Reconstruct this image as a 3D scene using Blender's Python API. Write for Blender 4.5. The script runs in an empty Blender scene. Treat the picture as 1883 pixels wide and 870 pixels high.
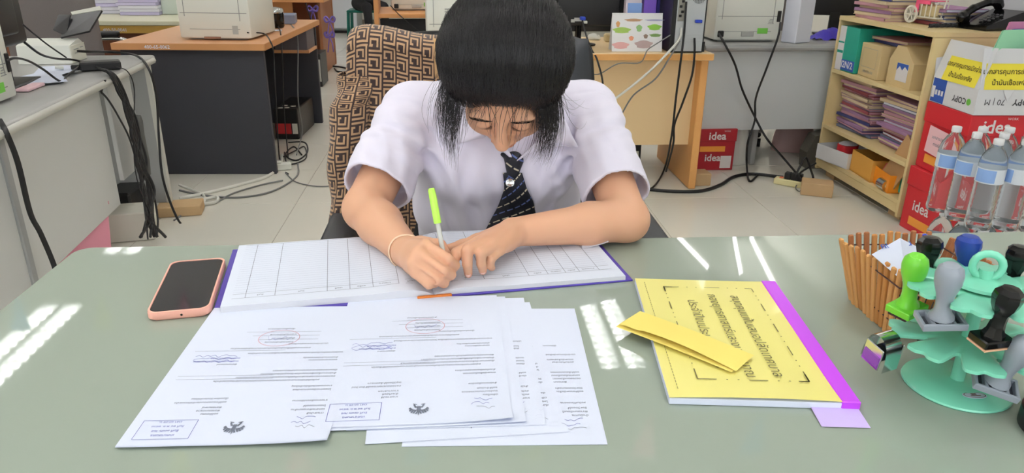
import bpy, bmesh, math, random
import numpy as np
from mathutils import Vector, Matrix, Euler
random.seed(7); rng = np.random.default_rng(7)
SC = bpy.context.scene
COL = SC.collection
R = math.radians
# ------------------------------------------------------------------ camera
CAM_POS = (0.0, 0.0, 1.23); PITCH, ROLL, YAW, FPX = 21.5, 0.7, -4.5, 1350.0
def _basis():
    p, r, a = R(PITCH), R(ROLL), R(YAW)
    fw = np.array([0, math.cos(p), -math.sin(p)]); rt = np.array([1., 0, 0]); up = np.cross(rt, fw)
    rt2 = rt*math.cos(r)+up*math.sin(r); up2 = -rt*math.sin(r)+up*math.cos(r)
    M = np.array([[math.cos(a), -math.sin(a), 0], [math.sin(a), math.cos(a), 0], [0, 0, 1]])
    return M@rt2, M@up2, M@fw
RT, UP, FW = _basis()
cd = bpy.data.cameras.new('camera'); cam = bpy.data.objects.new('camera', cd); COL.objects.link(cam)
cam.matrix_world = Matrix([[RT[i], UP[i], -FW[i], CAM_POS[i]] for i in range(3)]+[[0, 0, 0, 1]])
cd.sensor_width = 36; cd.lens = 36*FPX/1883; cd.clip_start = .02
SC.camera = cam
# ------------------------------------------------------------------ world, view
w = bpy.data.worlds.new('world'); SC.world = w; w.use_nodes = True
w.node_tree.nodes['Background'].inputs[0].default_value = (.93, .96, 1.0, 1)
w.node_tree.nodes['Background'].inputs[1].default_value = 4.2
SC.view_settings.view_transform = 'Standard'; SC.view_settings.look = 'None'
SC.view_settings.gamma = 1; SC.view_settings.use_curve_mapping = False
SC.view_settings.exposure = -0.10
TUBE_POWER = 26.0          # emission of the fluorescent tubes
# ------------------------------------------------------------------ survey helpers: a point of the room on a known plane
def _ray(x, y):
    return (x-941.5)*RT-(y-435)*UP+FPX*FW
def _on(x, y, ax, v):
    d = _ray(x, y); t = (v-CAM_POS[ax])/d[ax]
    return Vector(np.array(CAM_POS)+t*d)
def PX(x, y, v): return _on(x, y, 0, v)
def PY(x, y, v): return _on(x, y, 1, v)
def PZ(x, y, v): return _on(x, y, 2, v)
# ------------------------------------------------------------------ materials
def lin(c):
    c = c/255.
    return c/12.92 if c <= .04045 else ((c+.055)/1.055)**2.4
def rgb(c): return (lin(c[0]), lin(c[1]), lin(c[2]), 1)
MATS = {}
def mat(name, c, rough=.5, metal=0., spec=.5, var=.06, scale=30., bump=0., bscale=200., trans=0., ior=1.45, emit=0., stretch=None, coat=0., sss=0., alpha=1., sheen=0., c2=None):
    if name in MATS: return MATS[name]
    m = bpy.data.materials.new(name); m.use_nodes = True; MATS[name] = m
    nt = m.node_tree; b = nt.nodes['Principled BSDF']; L = nt.links.new
    col = rgb(c); b.inputs['Base Color'].default_value = col
    b.inputs['Roughness'].default_value = rough; b.inputs['Metallic'].default_value = metal
    b.inputs['Specular IOR Level'].default_value = spec; b.inputs['IOR'].default_value = ior
    b.inputs['Transmission Weight'].default_value = trans; b.inputs['Coat Weight'].default_value = coat
    b.inputs['Coat Roughness'].default_value = .05; b.inputs['Alpha'].default_value = alpha
    if sheen: b.inputs['Sheen Weight'].default_value = sheen
    if sss:
        b.inputs['Subsurface Weight'].default_value = sss; b.inputs['Subsurface Radius'].default_value = (.012, .005, .003); b.inputs['Subsurface Scale'].default_value = .5
    if emit:
        b.inputs['Emission Color'].default_value = col; b.inputs['Emission Strength'].default_value = emit
    if var or bump:
        tc = nt.nodes.new('ShaderNodeTexCoord'); mp = nt.nodes.new('ShaderNodeMapping'); L(tc.outputs['Object'], mp.inputs[0])
        if stretch: mp.inputs['Scale'].default_value = stretch
        n = nt.nodes.new('ShaderNodeTexNoise'); n.inputs['Scale'].default_value = scale; n.inputs['Detail'].default_value = 4
        L(mp.outputs[0], n.inputs['Vector'])
        mr = nt.nodes.new('ShaderNodeMapRange'); L(n.outputs['Fac'], mr.inputs[0]); mr.inputs[1].default_value = 4.2; mr.inputs[2].default_value = .7
        mx = nt.nodes.new('ShaderNodeMix'); mx.data_type = 'RGBA'; L(mr.outputs[0], mx.inputs[0])
        lo = [v*(1-var*1.3) for v in col[:3]]+[1]; hi = [min(1, v*(1+var)) for v in col[:3]]+[1]
        if c2: lo = rgb(c2)
        mx.inputs[6].default_value = lo; mx.inputs[7].default_value = hi; L(mx.outputs[2], b.inputs['Base Color'])
        if bump:
            n2 = nt.nodes.new('ShaderNodeTexNoise'); n2.inputs['Scale'].default_value = bscale; n2.inputs['Detail'].default_value = 3; L(mp.outputs[0], n2.inputs['Vector'])
            bp = nt.nodes.new('ShaderNodeBump'); bp.inputs['Strength'].default_value = bump; bp.inputs['Distance'].default_value = .002
            L(n2.outputs['Fac'], bp.inputs['Height']); L(bp.outputs[0], b.inputs['Normal'])
    return m
# ------------------------------------------------------------------ mesh builder
class MB:
    def __init__(s): s.v = []; s.f = []; s.m = []; s.T = Matrix.Identity(4); s.cur = 0
    def add(s, vs, fs, M=None):
        o = len(s.v); M = s.T if M is None else s.T@M
        s.v += [tuple(M@Vector(v)) for v in vs]; s.f += [tuple(i+o for i in f) for f in fs]; s.m += [s.cur]*len(fs); return s
    def box(s, c, d, rz=0, b=0, rot=None, seg=1):
        M = Matrix.Translation(c)@(Euler(rot).to_matrix().to_4x4() if rot else Matrix.Rotation(rz, 4, 'Z'))
        vs, fs = _boxgeo(tuple(round(x, 5) for x in d), b, seg)
        return s.add(vs, fs, M)
    def cyl(s, a, b, r, r2=None, n=16, cap=True):
        a, b = Vector(a), Vector(b); r2 = r if r2 is None else r2; q = (b-a).to_track_quat('Z', 'Y').to_matrix()
        vs = [a+q@Vector((r*math.cos(2*math.pi*i/n), r*math.sin(2*math.pi*i/n), 0)) for i in range(n)]
        vs += [b+q@Vector((r2*math.cos(2*math.pi*i/n), r2*math.sin(2*math.pi*i/n), 0)) for i in range(n)]
        fs = [(i, (i+1) % n, n+(i+1) % n, n+i) for i in range(n)]
        if cap: fs += [tuple(range(n-1, -1, -1)), tuple(range(n, 2*n))]
        return s.add(vs, fs)
    def lathe(s, prof, n=24, c=(0, 0, 0), sx=1, sy=1, M=None):
        vs = []; k = len(prof)
        for r, z in prof:
            for i in range(n):
                a = 2*math.pi*i/n; vs.append((c[0]+r*sx*math.cos(a), c[1]+r*sy*math.sin(a), c[2]+z))
        fs = [(j*n+i, j*n+(i+1) % n, (j+1)*n+(i+1) % n, (j+1)*n+i) for j in range(k-1) for i in range(n)]
        if prof[0][0] > 1e-6: fs.append(tuple(range(n-1, -1, -1)))
        if prof[-1][0] > 1e-6: fs.append(tuple((k-1)*n+i for i in range(n)))
        return s.add(vs, fs, M)
    def tube(s, pts, r, n=6, smooth=True, cap=True):
        P = spline(pts) if smooth and len(pts) > 2 else [Vector(p) for p in pts]
        rr = r if hasattr(r, '__len__') else [r]*len(P)
        if len(rr) != len(P): rr = [float(q) for q in np.interp(np.linspace(0, 1, len(P)), np.linspace(0, 1, len(rr)), rr)]
        vs = []; ref = None
        for i, p in enumerate(P):
            t = (P[min(i+1, len(P)-1)]-P[max(i-1, 0)])
            t = t.normalized() if t.length > 1e-9 else Vector((0, 0, 1))
            if ref is None: ref = t.orthogonal().normalized()
            ref = (ref-t*ref.dot(t)); ref = ref.normalized() if ref.length > 1e-6 else t.orthogonal().normalized()
            bi = t.cross(ref)
            vs += [p+rr[i]*(ref*math.cos(2*math.pi*j/n)+bi*math.sin(2*math.pi*j/n)) for j in range(n)]
        fs = [(i*n+j, i*n+(j+1) % n, (i+1)*n+(j+1) % n, (i+1)*n+j) for i in range(len(P)-1) for j in range(n)]
        if cap: fs += [tuple(range(n-1, -1, -1)), tuple((len(P)-1)*n+j for j in range(n))]
        return s.add(vs, fs)
    def prism(s, poly, z0, z1, M=None):
        n = len(poly); vs = [(x, y, z0) for x, y in poly]+[(x, y, z1) for x, y in poly]
        fs = [tuple(range(n-1, -1, -1)), tuple(range(n, 2*n))]+[(i, (i+1) % n, n+(i+1) % n, n+i) for i in range(n)]
        return s.add(vs, fs, M)
    def grid(s, fn, nu, nv, flip=False, closeu=False):
        vs = [tuple(fn(i/(nu-1 if not closeu else nu), j/(nv-1))) for j in range(nv) for i in range(nu)]
        fs = []
        for j in range(nv-1):
            for i in range(nu if closeu else nu-1):
                q = (j*nu+i, j*nu+(i+1) % nu, (j+1)*nu+(i+1) % nu, (j+1)*nu+i); fs.append(q[::-1] if flip else q)
        return s.add(vs, fs)
    def quad(s, *p): return s.add(p, [tuple(range(len(p)))])
    def obj(s, name, mats, parent=None, smooth=0, loc=None, rz=0):
        me = bpy.data.meshes.new(name); me.from_pydata([tuple(v) for v in s.v], [], s.f)
        ms = mats if isinstance(mats, (list, tuple)) else [mats]
        for m in ms: me.materials.append(m)
        if len(ms) > 1: me.polygons.foreach_set('material_index', s.m)
        if smooth:
            me.polygons.foreach_set('use_smooth', [True]*len(me.polygons)); me.set_sharp_from_angle(angle=R(smooth))
        me.update()
        return link(name, me, parent, loc, rz)
def link(name, me, parent=None, loc=None, rz=0):
    o = bpy.data.objects.new(name, me); COL.objects.link(o); o.parent = parent
    if loc is not None: o.location = loc
    o.rotation_euler[2] = rz
    return o
_bg = {}
def _boxgeo(d, b, seg):
    k = (d, b, seg)
    if k not in _bg:
        bm = bmesh.new(); bmesh.ops.create_cube(bm, size=1); bmesh.ops.scale(bm, vec=d, verts=bm.verts)
        if b: bmesh.ops.bevel(bm, geom=bm.edges[:], offset=min(b, min(d)*.49), segments=seg, affect='EDGES', profile=.5)
        bm.verts.index_update(); _bg[k] = ([tuple(v.co) for v in bm.verts], [tuple(v.index for v in f.verts) for f in bm.faces]); bm.free()
    return _bg[k]
def spline(pts, sub=6):
    P = [Vector(p) for p in pts]; Q = [P[0]*2-P[1]]+P+[P[-1]*2-P[-2]]; out = []
    for i in range(1, len(Q)-2):
        a, b, c, d = Q[i-1:i+3]
        for k in range(sub):
            t = k/sub; out.append(.5*((2*b)+(c-a)*t+(2*a-5*b+4*c-d)*t*t+(3*b-a-3*c+d)*t**3))
    out.append(P[-1]); return out
def tag(o, label, cat, group=None, kind=None):
    o['label'] = label; o['category'] = cat
    if group: o['group'] = group
    if kind: o['kind'] = kind
    return o
def thing(name, label, cat, loc=(0, 0, 0), rz=0, group=None):
    o = bpy.data.objects.new(name, None); COL.objects.link(o); o.empty_display_size = .05
    o.location = loc; o.rotation_euler[2] = rz
    return tag(o, label, cat, group)
def struct(o): o['kind'] = 'structure'; return o
def dup(root, loc=None, rz=None, label=None, rot=None):
    r = root.copy(); COL.objects.link(r)
    if loc is not None: r.location = loc
    if rz is not None: r.rotation_euler[2] = rz
    if rot is not None: r.rotation_euler = rot
    if label: r['label'] = label
    for ch in root.children:
        c = ch.copy(); COL.objects.link(c); c.parent = r
        for g in ch.children:
            d = g.copy(); COL.objects.link(d); d.parent = c
    return r
def cable(name, label, pts, r, m, cat='cable', group=None, n=6):
    return tag(MB().tube(pts, r, n).obj(name, m, smooth=60), label, cat, group)
_tx = {}
def textmesh(body, size=1., align='CENTER', bold=0.):
    k = (body, size, align, bold)
    if k in _tx: return _tx[k]
    cu = bpy.data.curves.new('lettering', 'FONT'); cu.body = body; cu.size = size; cu.align_x = align; cu.align_y = 'CENTER'; cu.resolution_u = 2; cu.offset = bold
    o = bpy.data.objects.new('lettering', cu); COL.objects.link(o)
    bpy.context.view_layer.update()
    ev = o.evaluated_get(bpy.context.evaluated_depsgraph_get()); me = ev.to_mesh()
    vs = [tuple(v.co) for v in me.vertices]; fs = [tuple(p.vertices) for p in me.polygons]
    ev.to_mesh_clear(); bpy.data.objects.remove(o); bpy.data.curves.remove(cu)
    _tx[k] = (vs, fs); return _tx[k]
def frame(o, ex, ey):
    """matrix with origin o, x axis ex, y axis ey (lettering reads along ex, stands along ey)"""
    ex = Vector(ex).normalized(); ey = Vector(ey); ez = ex.cross(ey).normalized(); ey = ez.cross(ex)
    return Matrix([[ex[i], ey[i], ez[i], o[i]] for i in range(3)]+[[0, 0, 0, 1]])
def text(mb, body, size, M, align='CENTER', bold=0., sx=1.):
    vs, fs = textmesh(body, size, align, bold)
    return mb.add([(x*sx, y, z) for x, y, z in vs], fs, M)
# ------------------------------------------------------------------ implicit surfaces (for the figure, cloth and hair)
class SDF:
    def __init__(s, lo, hi, h):
        s.lo = np.array(lo, float); s.h = h; s.n = np.ceil((np.array(hi)-s.lo)/h).astype(int)+1
        s.D = np.full(s.n, 1., np.float32); s.ax = [(s.lo[i]+h*np.arange(s.n[i])).astype(np.float32) for i in range(3)]
    def _sl(s, lo, hi):
        a = np.clip(np.floor((np.array(lo)-s.lo)/s.h).astype(int), 0, s.n); b = np.clip(np.ceil((np.array(hi)-s.lo)/s.h).astype(int)+1, 0, s.n)
        sl = tuple(slice(a[i], b[i]) for i in range(3))
        return sl, s.ax[0][sl[0]][:, None, None], s.ax[1][sl[1]][None, :, None], s.ax[2][sl[2]][None, None, :]
    def put(s, fn, lo, hi, k=.01, op='u'):
        pad = k+3*s.h
        sl, x, y, z = s._sl(np.array(lo)-pad, np.array(hi)+pad)
        d = fn(x, y, z); a = s.D[sl]
        if op == 'u': g = np.maximum(k-np.abs(a-d), 0)/k; s.D[sl] = np.minimum(a, d)-g*g*k*.25
        else: d = -d; g = np.maximum(k-np.abs(a-d), 0)/k; s.D[sl] = np.maximum(a, d)+g*g*k*.25
        return s
    def cone(s, a, b, r1, r2, k=.01, op='u'):
        a = np.array(a, float); b = np.array(b, float); ba = b-a; l2 = max(ba@ba, 1e-9); m = max(r1, r2)
        def fn(x, y, z):
            px, py, pz = x-a[0], y-a[1], z-a[2]; t = np.clip((px*ba[0]+py*ba[1]+pz*ba[2])/l2, 0, 1)
            return np.sqrt((px-t*ba[0])**2+(py-t*ba[1])**2+(pz-t*ba[2])**2)-(r1+(r2-r1)*t)
        return s.put(fn, np.minimum(a, b)-m, np.maximum(a, b)+m, k, op)
    def chain(s, pts, rs, k=.006):
        for i in range(len(pts)-1): s.cone(pts[i], pts[i+1], rs[i], rs[i+1], k)
        return s
    def ell(s, c, r, ax=None, k=.01, op='u'):
        c = np.array(c, float); r = np.array(r, float); A = np.eye(3) if ax is None else np.array(ax, float); m = r.max()
        def fn(x, y, z):
            px, py, pz = x-c[0], y-c[1], z-c[2]; q = [A[i][0]*px+A[i][1]*py+A[i][2]*pz for i in range(3)]
            k0 = np.sqrt((q[0]/r[0])**2+(q[1]/r[1])**2+(q[2]/r[2])**2); k1 = np.sqrt((q[0]/r[0]**2)**2+(q[1]/r[1]**2)**2+(q[2]/r[2]**2)**2)+1e-9
            return k0*(k0-1)/k1
        return s.put(fn, c-m, c+m, k, op)
    def mesh(s):
        D = s.D; S = D < 0; n = np.array(D.shape); cnt = np.zeros(n-1, np.uint8)
        cor = [(i, j, k) for i in (0, 1) for j in (0, 1) for k in (0, 1)]
        for c in cor: cnt += S[c[0]:n[0]-1+c[0], c[1]:n[1]-1+c[1], c[2]:n[2]-1+c[2]]
        idx = np.argwhere((cnt > 0) & (cnt < 8)); flat = np.ravel_multi_index(idx.T, n-1)
        vals = np.stack([D[idx[:, 0]+c[0], idx[:, 1]+c[1], idx[:, 2]+c[2]] for c in cor], 1)
        acc = np.zeros((len(idx), 3)); num = np.zeros(len(idx)); C = np.array(cor, float)
        for a in range(8):
            for b in range(a+1, 8):
                if abs(C[a]-C[b]).sum() != 1: continue
                x = (vals[:, a] < 0) != (vals[:, b] < 0); den = vals[:, a]-vals[:, b]
                t = np.where(x, vals[:, a]/np.where(x, den, 1), 0)
                acc += np.where(x[:, None], C[a]+t[:, None]*(C[b]-C[a]), 0); num += x
        V = s.lo+s.h*(idx+acc/num[:, None]); F = []
        for ax in range(3):
            u, v = (ax+1) % 3, (ax+2) % 3
            s0 = [slice(None)]*3; s1 = [slice(None)]*3; s0[ax] = slice(0, -1); s1[ax] = slice(1, None)
            A, B = S[tuple(s0)], S[tuple(s1)]; e = np.argwhere(A != B)
            e = e[(e[:, u] > 0) & (e[:, v] > 0) & (e[:, u] < n[u]-1) & (e[:, v] < n[v]-1)]
            ins = A[e[:, 0], e[:, 1], e[:, 2]]; q = []
            for du, dv in ((1, 1), (0, 1), (0, 0), (1, 0)):
                c = e.copy(); c[:, u] -= du; c[:, v] -= dv; q.append(np.searchsorted(flat, np.ravel_multi_index(c.T, n-1)))
            q = np.stack(q, 1); q[~ins] = q[~ins][:, ::-1]; F.append(q)
        return V, np.concatenate(F)
    def obj(s, name, mats, parent=None):
        V, F = s.mesh(); return npmesh(name, V, F, mats, parent)
def npmesh(name, V, F, m, parent=None, smooth=True):
    me = bpy.data.meshes.new(name); V = np.asarray(V, np.float32); F = np.asarray(F, np.int32); k = F.shape[1]
    me.vertices.add(len(V)); me.vertices.foreach_set('co', V.ravel()); me.loops.add(F.size); me.loops.foreach_set('vertex_index', F.ravel())
    me.polygons.add(len(F)); me.polygons.foreach_set('loop_start', np.arange(len(F), dtype=np.int32)*k)
    me.polygons.foreach_set('use_smooth', np.full(len(F), smooth)); me.update(calc_edges=True); me.validate()
    for x in (m if isinstance(m, (list, tuple)) else [m]): me.materials.append(x)
    return link(name, me, parent)
def strands(paths, r, n=3):
    """paths: array (N, K, 3) of hair paths -> ribbons of n-sided tapering tubes"""
    P = np.asarray(paths, float); N, K, _ = P.shape
    T = np.gradient(P, axis=1); T /= np.linalg.norm(T, axis=2, keepdims=True)+1e-9
    ref = np.array([.3, .5, .81]); U = np.cross(T, ref); U /= np.linalg.norm(U, axis=2, keepdims=True)+1e-9; W = np.cross(T, U)
    tap = (1-.75*np.linspace(0, 1, K)**3)[None, :, None]*np.asarray(r).reshape(-1, 1, 1)
    V = np.stack([P+tap*(U*math.cos(2*math.pi*j/n)+W*math.sin(2*math.pi*j/n)) for j in range(n)], 2).reshape(-1, 3)
    b = (np.arange(N)[:, None, None]*K+np.arange(K-1)[None, :, None])*n; j = np.arange(n)[None, None, :]; j2 = (j+1) % n
    F = np.stack([b+j, b+j2, b+n+j2, b+n+j], -1).reshape(-1, 4)
    return V, F
# ================================================================== THE ROOM
XL, XR, YN, YF, ZC = -4.424, 2.78, -1.77, 12.66, 2.75
m_tile = mat('floor_tile', (232, 230, 219), rough=.12, var=.03, scale=6, spec=.5)
m_grout = mat('grout', (176, 172, 160), rough=.8)
m_wall = mat('wall_paint', (244, 242, 234), rough=.7, var=.03, scale=3)
m_ceil = mat('ceiling_board', (240, 240, 236), rough=.9, var=.02)
m_white_metal = mat('white_metal', (238, 240, 240), rough=.35, var=.02)
m_tube = mat('tube_glow', (255, 252, 250), emit=TUBE_POWER, var=0)
m_batten_glow = mat('batten_glow', (255, 252, 248), emit=TUBE_POWER*.55, var=0)
m_steel = mat('polished_steel', (205, 208, 210), rough=.15, metal=1, var=.03)
m_black = mat('black_plastic', (26, 26, 28), rough=.4, var=.12)
m_blackgloss = mat('black_gloss', (14, 14, 15), rough=.12, var=.1)
m_cable = mat('black_cable', (24, 24, 26), rough=.45, var=.1)
m_cableg = mat('grey_cable', (120, 122, 122), rough=.5)
m_cablew = mat('white_cable', (222, 222, 214), rough=.45)

floor = struct(MB().box(((XL+XR)/2, (YN+YF)/2, -.053), (XR-XL+.2, YF-YN+.2, .1)).obj('floor', m_grout))
tl = MB().box((0, 0, -.006), (.597, .597, .012), b=.0012).obj('tile', m_tile, floor)
first = True
for i in range(12):
    for j in range(24):
        o = tl if first else tl.copy(); first = False
        if o.name not in COL.objects: COL.objects.link(o)
        o.location = (XL+.3+.6*i, 3.63-.6*9+.3+.6*j, random.uniform(-.0004, 0)); o.rotation_euler[2] = random.choice((0, 1, 2, 3))*math.pi/2
struct(MB().box((XL-.06, (YN+YF)/2, ZC/2), (.12, YF-YN+.24, ZC)).obj('wall_left', m_wall))
struct(MB().box((XR+.06, (YN+YF)/2, ZC/2), (.12, YF-YN+.24, ZC)).obj('wall_right', m_wall))
struct(MB().box(((XL+XR)/2, YF+.06, ZC/2), (XR-XL, .12, ZC)).obj('wall_back', m_wall))
# windows added in the unseen wall behind the camera to light the shirt
ADDED_WINS = [(-3.7, -1.1), (-.5, 2.1)]; WZ0, WZ1 = .95, 2.3
b = MB(); b.box(((XL+XR)/2, YN-.06, WZ0/2), (XR-XL, .12, WZ0)); b.box(((XL+XR)/2, YN-.06, (WZ1+ZC)/2), (XR-XL, .12, ZC-WZ1))
for x0_, x1_ in ((XL, ADDED_WINS[0][0]), (ADDED_WINS[0][1], ADDED_WINS[1][0]), (ADDED_WINS[1][1], XR)): b.box(((x0_+x1_)/2, YN-.06, (WZ0+WZ1)/2), (x1_-x0_, .12, WZ1-WZ0))
struct(b.obj('wall_near', m_wall))
m_pane = mat('added_window_glass', (240, 246, 246), rough=.02, alpha=.08, var=0); m_alu = mat('aluminium_frame', (206, 208, 208), rough=.4)
for i, (x0_, x1_) in enumerate(ADDED_WINS):
    wn = struct(MB().box(((x0_+x1_)/2, YN-.06, WZ0+.02), (x1_-x0_, .14, .04)).obj('added_window_%d' % (i+1), m_alu))
    MB().box(((x0_+x1_)/2, YN-.06, WZ1-.02), (x1_-x0_, .08, .04)).obj('frame_rail', m_alu, wn)
    for k_ in range(4):
        xx = x0_+(x1_-x0_)*k_/3; MB().box((min(max(xx, x0_+.02), x1_-.02), YN-.06, (WZ0+WZ1)/2), (.04, .06, WZ1-WZ0-.08)).obj('frame_post', m_alu, wn)
        if k_ < 3: MB().box((xx+(x1_-x0_)/6, YN-.06, (WZ0+WZ1)/2), ((x1_-x0_)/3-.04, .005, WZ1-WZ0-.08)).obj('pane', m_pane, wn)
    ld = bpy.data.lights.new('added_window_portal', 'AREA'); ld.shape = 'RECTANGLE'; ld.size = x1_-x0_; ld.size_y = WZ1-WZ0; ld.cycles.is_portal = True
    lo_ = bpy.data.objects.new('added_window_portal', ld); COL.objects.link(lo_); lo_.location = ((x0_+x1_)/2, YN-.13, (WZ0+WZ1)/2); lo_.rotation_euler = (R(90), 0, 0)
struct(MB().box(((XL+XR)/2, (YN+YF)/2, ZC+.05), (XR-XL+.24, YF-YN+.24, .1)).obj('ceiling', m_ceil))
m_skirt = mat('skirting', (150, 140, 125), rough=.5)
struct(MB().box(((XL+XR)/2, YF-.008, .05), (XR-XL, .016, .1)).obj('baseboard_back', m_skirt))
struct(MB().box((XR-.008, (YN+YF)/2, .05), (.016, YF-YN, .1)).obj('baseboard_right', m_skirt))
# fluorescent louvre lights on the ceiling
def troffer():
    t = thing('ceiling_light', 'x', 'light')
    b = MB(); b.box((0, 0, -.005), (.3, 1.2, .01))
    for s in (-1, 1): b.box((.145*s, 0, -.04), (.01, 1.2, .07)); b.box((0, .595*s, -.04), (.28, .01, .07))
    b.obj('tray', m_white_metal, t)
    for s in (-1, 1): MB().cyl((.075*s, -.57, -.04), (.075*s, .57, -.04), .014, n=10).obj('tube', m_tube, t, smooth=50)
    f = MB()
    for k in range(13): f.box((0, -.54+.09*k, -.068), (.28, .004, .03))
    f.obj('louvre', m_white_metal, t)
    MB().box((0, 0, -.064), (.05, 1.18, .04), b=.012).obj('centre_spine', m_white_metal, t)
    return t
tr = troffer(); k = 0
spots = [(-2.8, 4.29, 'over the grey desk with the white printer'), (1.0, 4.42, 'over the pale wooden desk with the monitor')]
for x in (-2.8, -.9, 1.0):
    for y in (-.9, .9, 2.25, 6.4, 8.4, 10.6):
        if y == .9 and x == 1.0: pass
        spots.append((x, y, None))
spots.append((-.9, 4.4, None))
rowname = {-.9: 'behind the camera', .9: 'above the near edge of the glass-topped desk', 2.25: 'just beyond the seated writer', 4.4: 'over the dark desk', 6.4: 'over the middle of the office', 8.4: 'over the wooden counter', 10.6: 'before the refrigerator'}
colname = {-2.8: 'left-hand', -.9: 'middle', 1.0: 'right-hand'}
for i, (x, y, lb) in enumerate(spots):
    o = tr if i == 0 else dup(tr)
    o.location = (x, y, ZC); o['label'] = 'white louvred fluorescent ceiling light '+(lb or (rowname[y]+', '+colname[x]+' column')); o['group'] = 'louvred ceiling lights'
# bare batten tubes on the ceiling at the right
for i, (a, b, lb) in enumerate([((3.11-.45, 6.04), (2.39, 4.67), 'longest bare batten tube on the ceiling near the shelf'), ((2.61-.1, 6.06), (2.26, 5.2), 'bare batten tube on the ceiling beside the longest one'), ((2.0, 6.1), (2.05, 5.35), 'leftmost bare batten tube on the ceiling')]):
    a = Vector((a[0], a[1], ZC-.035)); b = Vector((b[0], b[1], ZC-.035)); t = thing('batten_light', lb, 'light', group='batten tubes')
    d = (b-a).normalized()
    M = MB(); M.cyl(a+d*.02, b-d*.02, .012, n=10).obj('tube', m_batten_glow, t, smooth=50)
    ang = math.atan2(d.y, d.x); c = (a+b)/2
    MB().box((c.x, c.y, ZC-.012), ((b-a).length, .04, .022), rz=ang, b=.004).obj('housing', m_white_metal, t)
    e = MB(); e.box((a.x, a.y, ZC-.035), (.03, .03, .04), rz=ang); e.box((b.x, b.y, ZC-.035), (.03, .03, .04), rz=ang); e.obj('lamp_holder', m_white_metal, t)
# pennant strings under the ceiling
def pennants(label, y, x0, x1, z, step, cols, start):
    t = thing('pennant_string', label, 'bunting', group=None)
    MB().tube([(x0, y, z), ((x0+x1)/2, y, z-.03), (x1, y, z)], .003).obj('cord', m_cablew, t)
    x = start; i = 0
    while x < x1:
        sag = -.03*(1-((x-(x0+x1)/2)/((x1-x0)/2))**2)
        b = MB(); b.prism([(-.06, 0), (.06, 0), (.03, -.24)], -.0006, .0006, Matrix.Translation((x, y, z+sag))@Matrix.Rotation(math.pi/2, 4, 'X'))
        b.obj('pennant', cols[i % len(cols)], t); x += step; i += 1
m_pb = mat('pennant_blue', (110, 165, 205), rough=.7); m_py = mat('pennant_yellow', (205, 205, 120), rough=.7); m_pp = mat('pennant_pink', (215, 150, 160), rough=.7)
pennants('string of blue, yellow and pink pennants hung across the ceiling over the grey desk', 4.12, -3.6, -1.4, 2.5, .48, [m_pb, m_py, m_pp], -2.64)
pennants('string of yellow and blue pennants hung across the ceiling above the writer', 2.74, -1.6, 1.9, 2.5, .52, [m_py, m_pp, m_pb], -1.25)
# ================================================================== THE GLASS-TOPPED DESK AND WHAT LIES ON IT
ZD = .757; DX0, DX1, DY0, DY1 = -.632, 1.45, .30, 1.181
m_glass = mat('tinted_glass_top', (152, 163, 151), rough=.03, spec=.6, var=.015, scale=4, ior=1.5)
m_edge = mat('glass_edge', (206, 222, 222), rough=.15, spec=.8, var=.02)
m_board = mat('desk_board', (150, 152, 148), rough=.5)
def rounded(x0, x1, y0, y1, r, n=6):
    out = []
    for cx, cy, a0 in ((x1-r, y0+r, -90), (x1-r, y1-r, 0), (x0+r, y1-r, 90), (x0+r, y0+r, 180)):
        out += [(cx+r*math.cos(R(a0+90*i/n)), cy+r*math.sin(R(a0+90*i/n))) for i in range(n+1)]
    return out
desk = thing('office_desk', 'glass-topped grey-green desk the woman writes on', 'desk', (0, 0, 0))
g = MB(); poly = rounded(DX0, DX1, DY0, DY1, .028); inn = rounded(DX0+.0025, DX1-.0025, DY0+.0025, DY1-.0025, .026)
n = len(poly); vs = [(x, y, ZD-.006) for x, y in poly]+[(x, y, ZD-.002) for x, y in poly]+[(x, y, ZD) for x, y in inn]
g.add(vs, [tuple(range(2*n, 3*n)), tuple(range(n-1, -1, -1))]); g.cur = 1
g.add(vs, [(i, (i+1) % n, n+(i+1) % n, n+i) for i in range(n)]+[(n+i, n+(i+1) % n, 2*n+(i+1) % n, 2*n+i) for i in range(n)])
g.obj('glass_top', [m_glass, m_edge], desk)
MB().box(((DX0+DX1)/2, (DY0+DY1)/2, ZD-.006-.0145), (DX1-DX0-.012, DY1-DY0-.012, .028), b=.004).obj('top_board', m_board, desk)
for x in (DX0+.05, DX1-.05): MB().box((x, .72, .362), (.025, .74, .724), b=.002).obj('side_panel', m_board, desk)
MB().box(((DX0+DX1)/2, .42, .45), (DX1-DX0-.15, .018, .5)).obj('modesty_panel', m_board, desk)

# ---- smartphone
m_case = mat('pink_case', (240, 178, 160), rough=.45, var=.02); m_screen = mat('phone_screen', (40, 41, 46), rough=.07, var=.25, scale=60, spec=.6)
ph = thing('smartphone', 'smartphone in a pink case with its dark screen up', 'phone', (-.392, 1.001, ZD), R(9))
b = MB(); pr = rounded(-.0405, .0405, -.09, .09, .013, 5); n = len(pr)
def ring(s, z): return [(x*s[0], y*s[1], z) for x, y in pr]
lay = [((.93, .965), 0), ((1, 1), .003), ((1, 1), .0105), ((.985, .993), .013), ((.93, .967), .0132), ((.925, .965), .0122)]
vs = []
for s, z in lay: vs += ring(s, z)
fs = [tuple(range(n-1, -1, -1))]+[(k*n+i, k*n+(i+1) % n, (k+1)*n+(i+1) % n, (k+1)*n+i) for k in range(len(lay)-1) for i in range(n)]
b.add(vs, fs).obj('case', m_case, ph, smooth=50)
MB().prism([(x*.925, y*.965) for x, y in pr], .004, .0122).obj('screen', m_screen, ph)
MB().cyl((.004, -.0899, .0068), (.004, -.0903, .0068), .0016, n=10).obj('cable_hole', m_blackgloss, ph)
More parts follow.
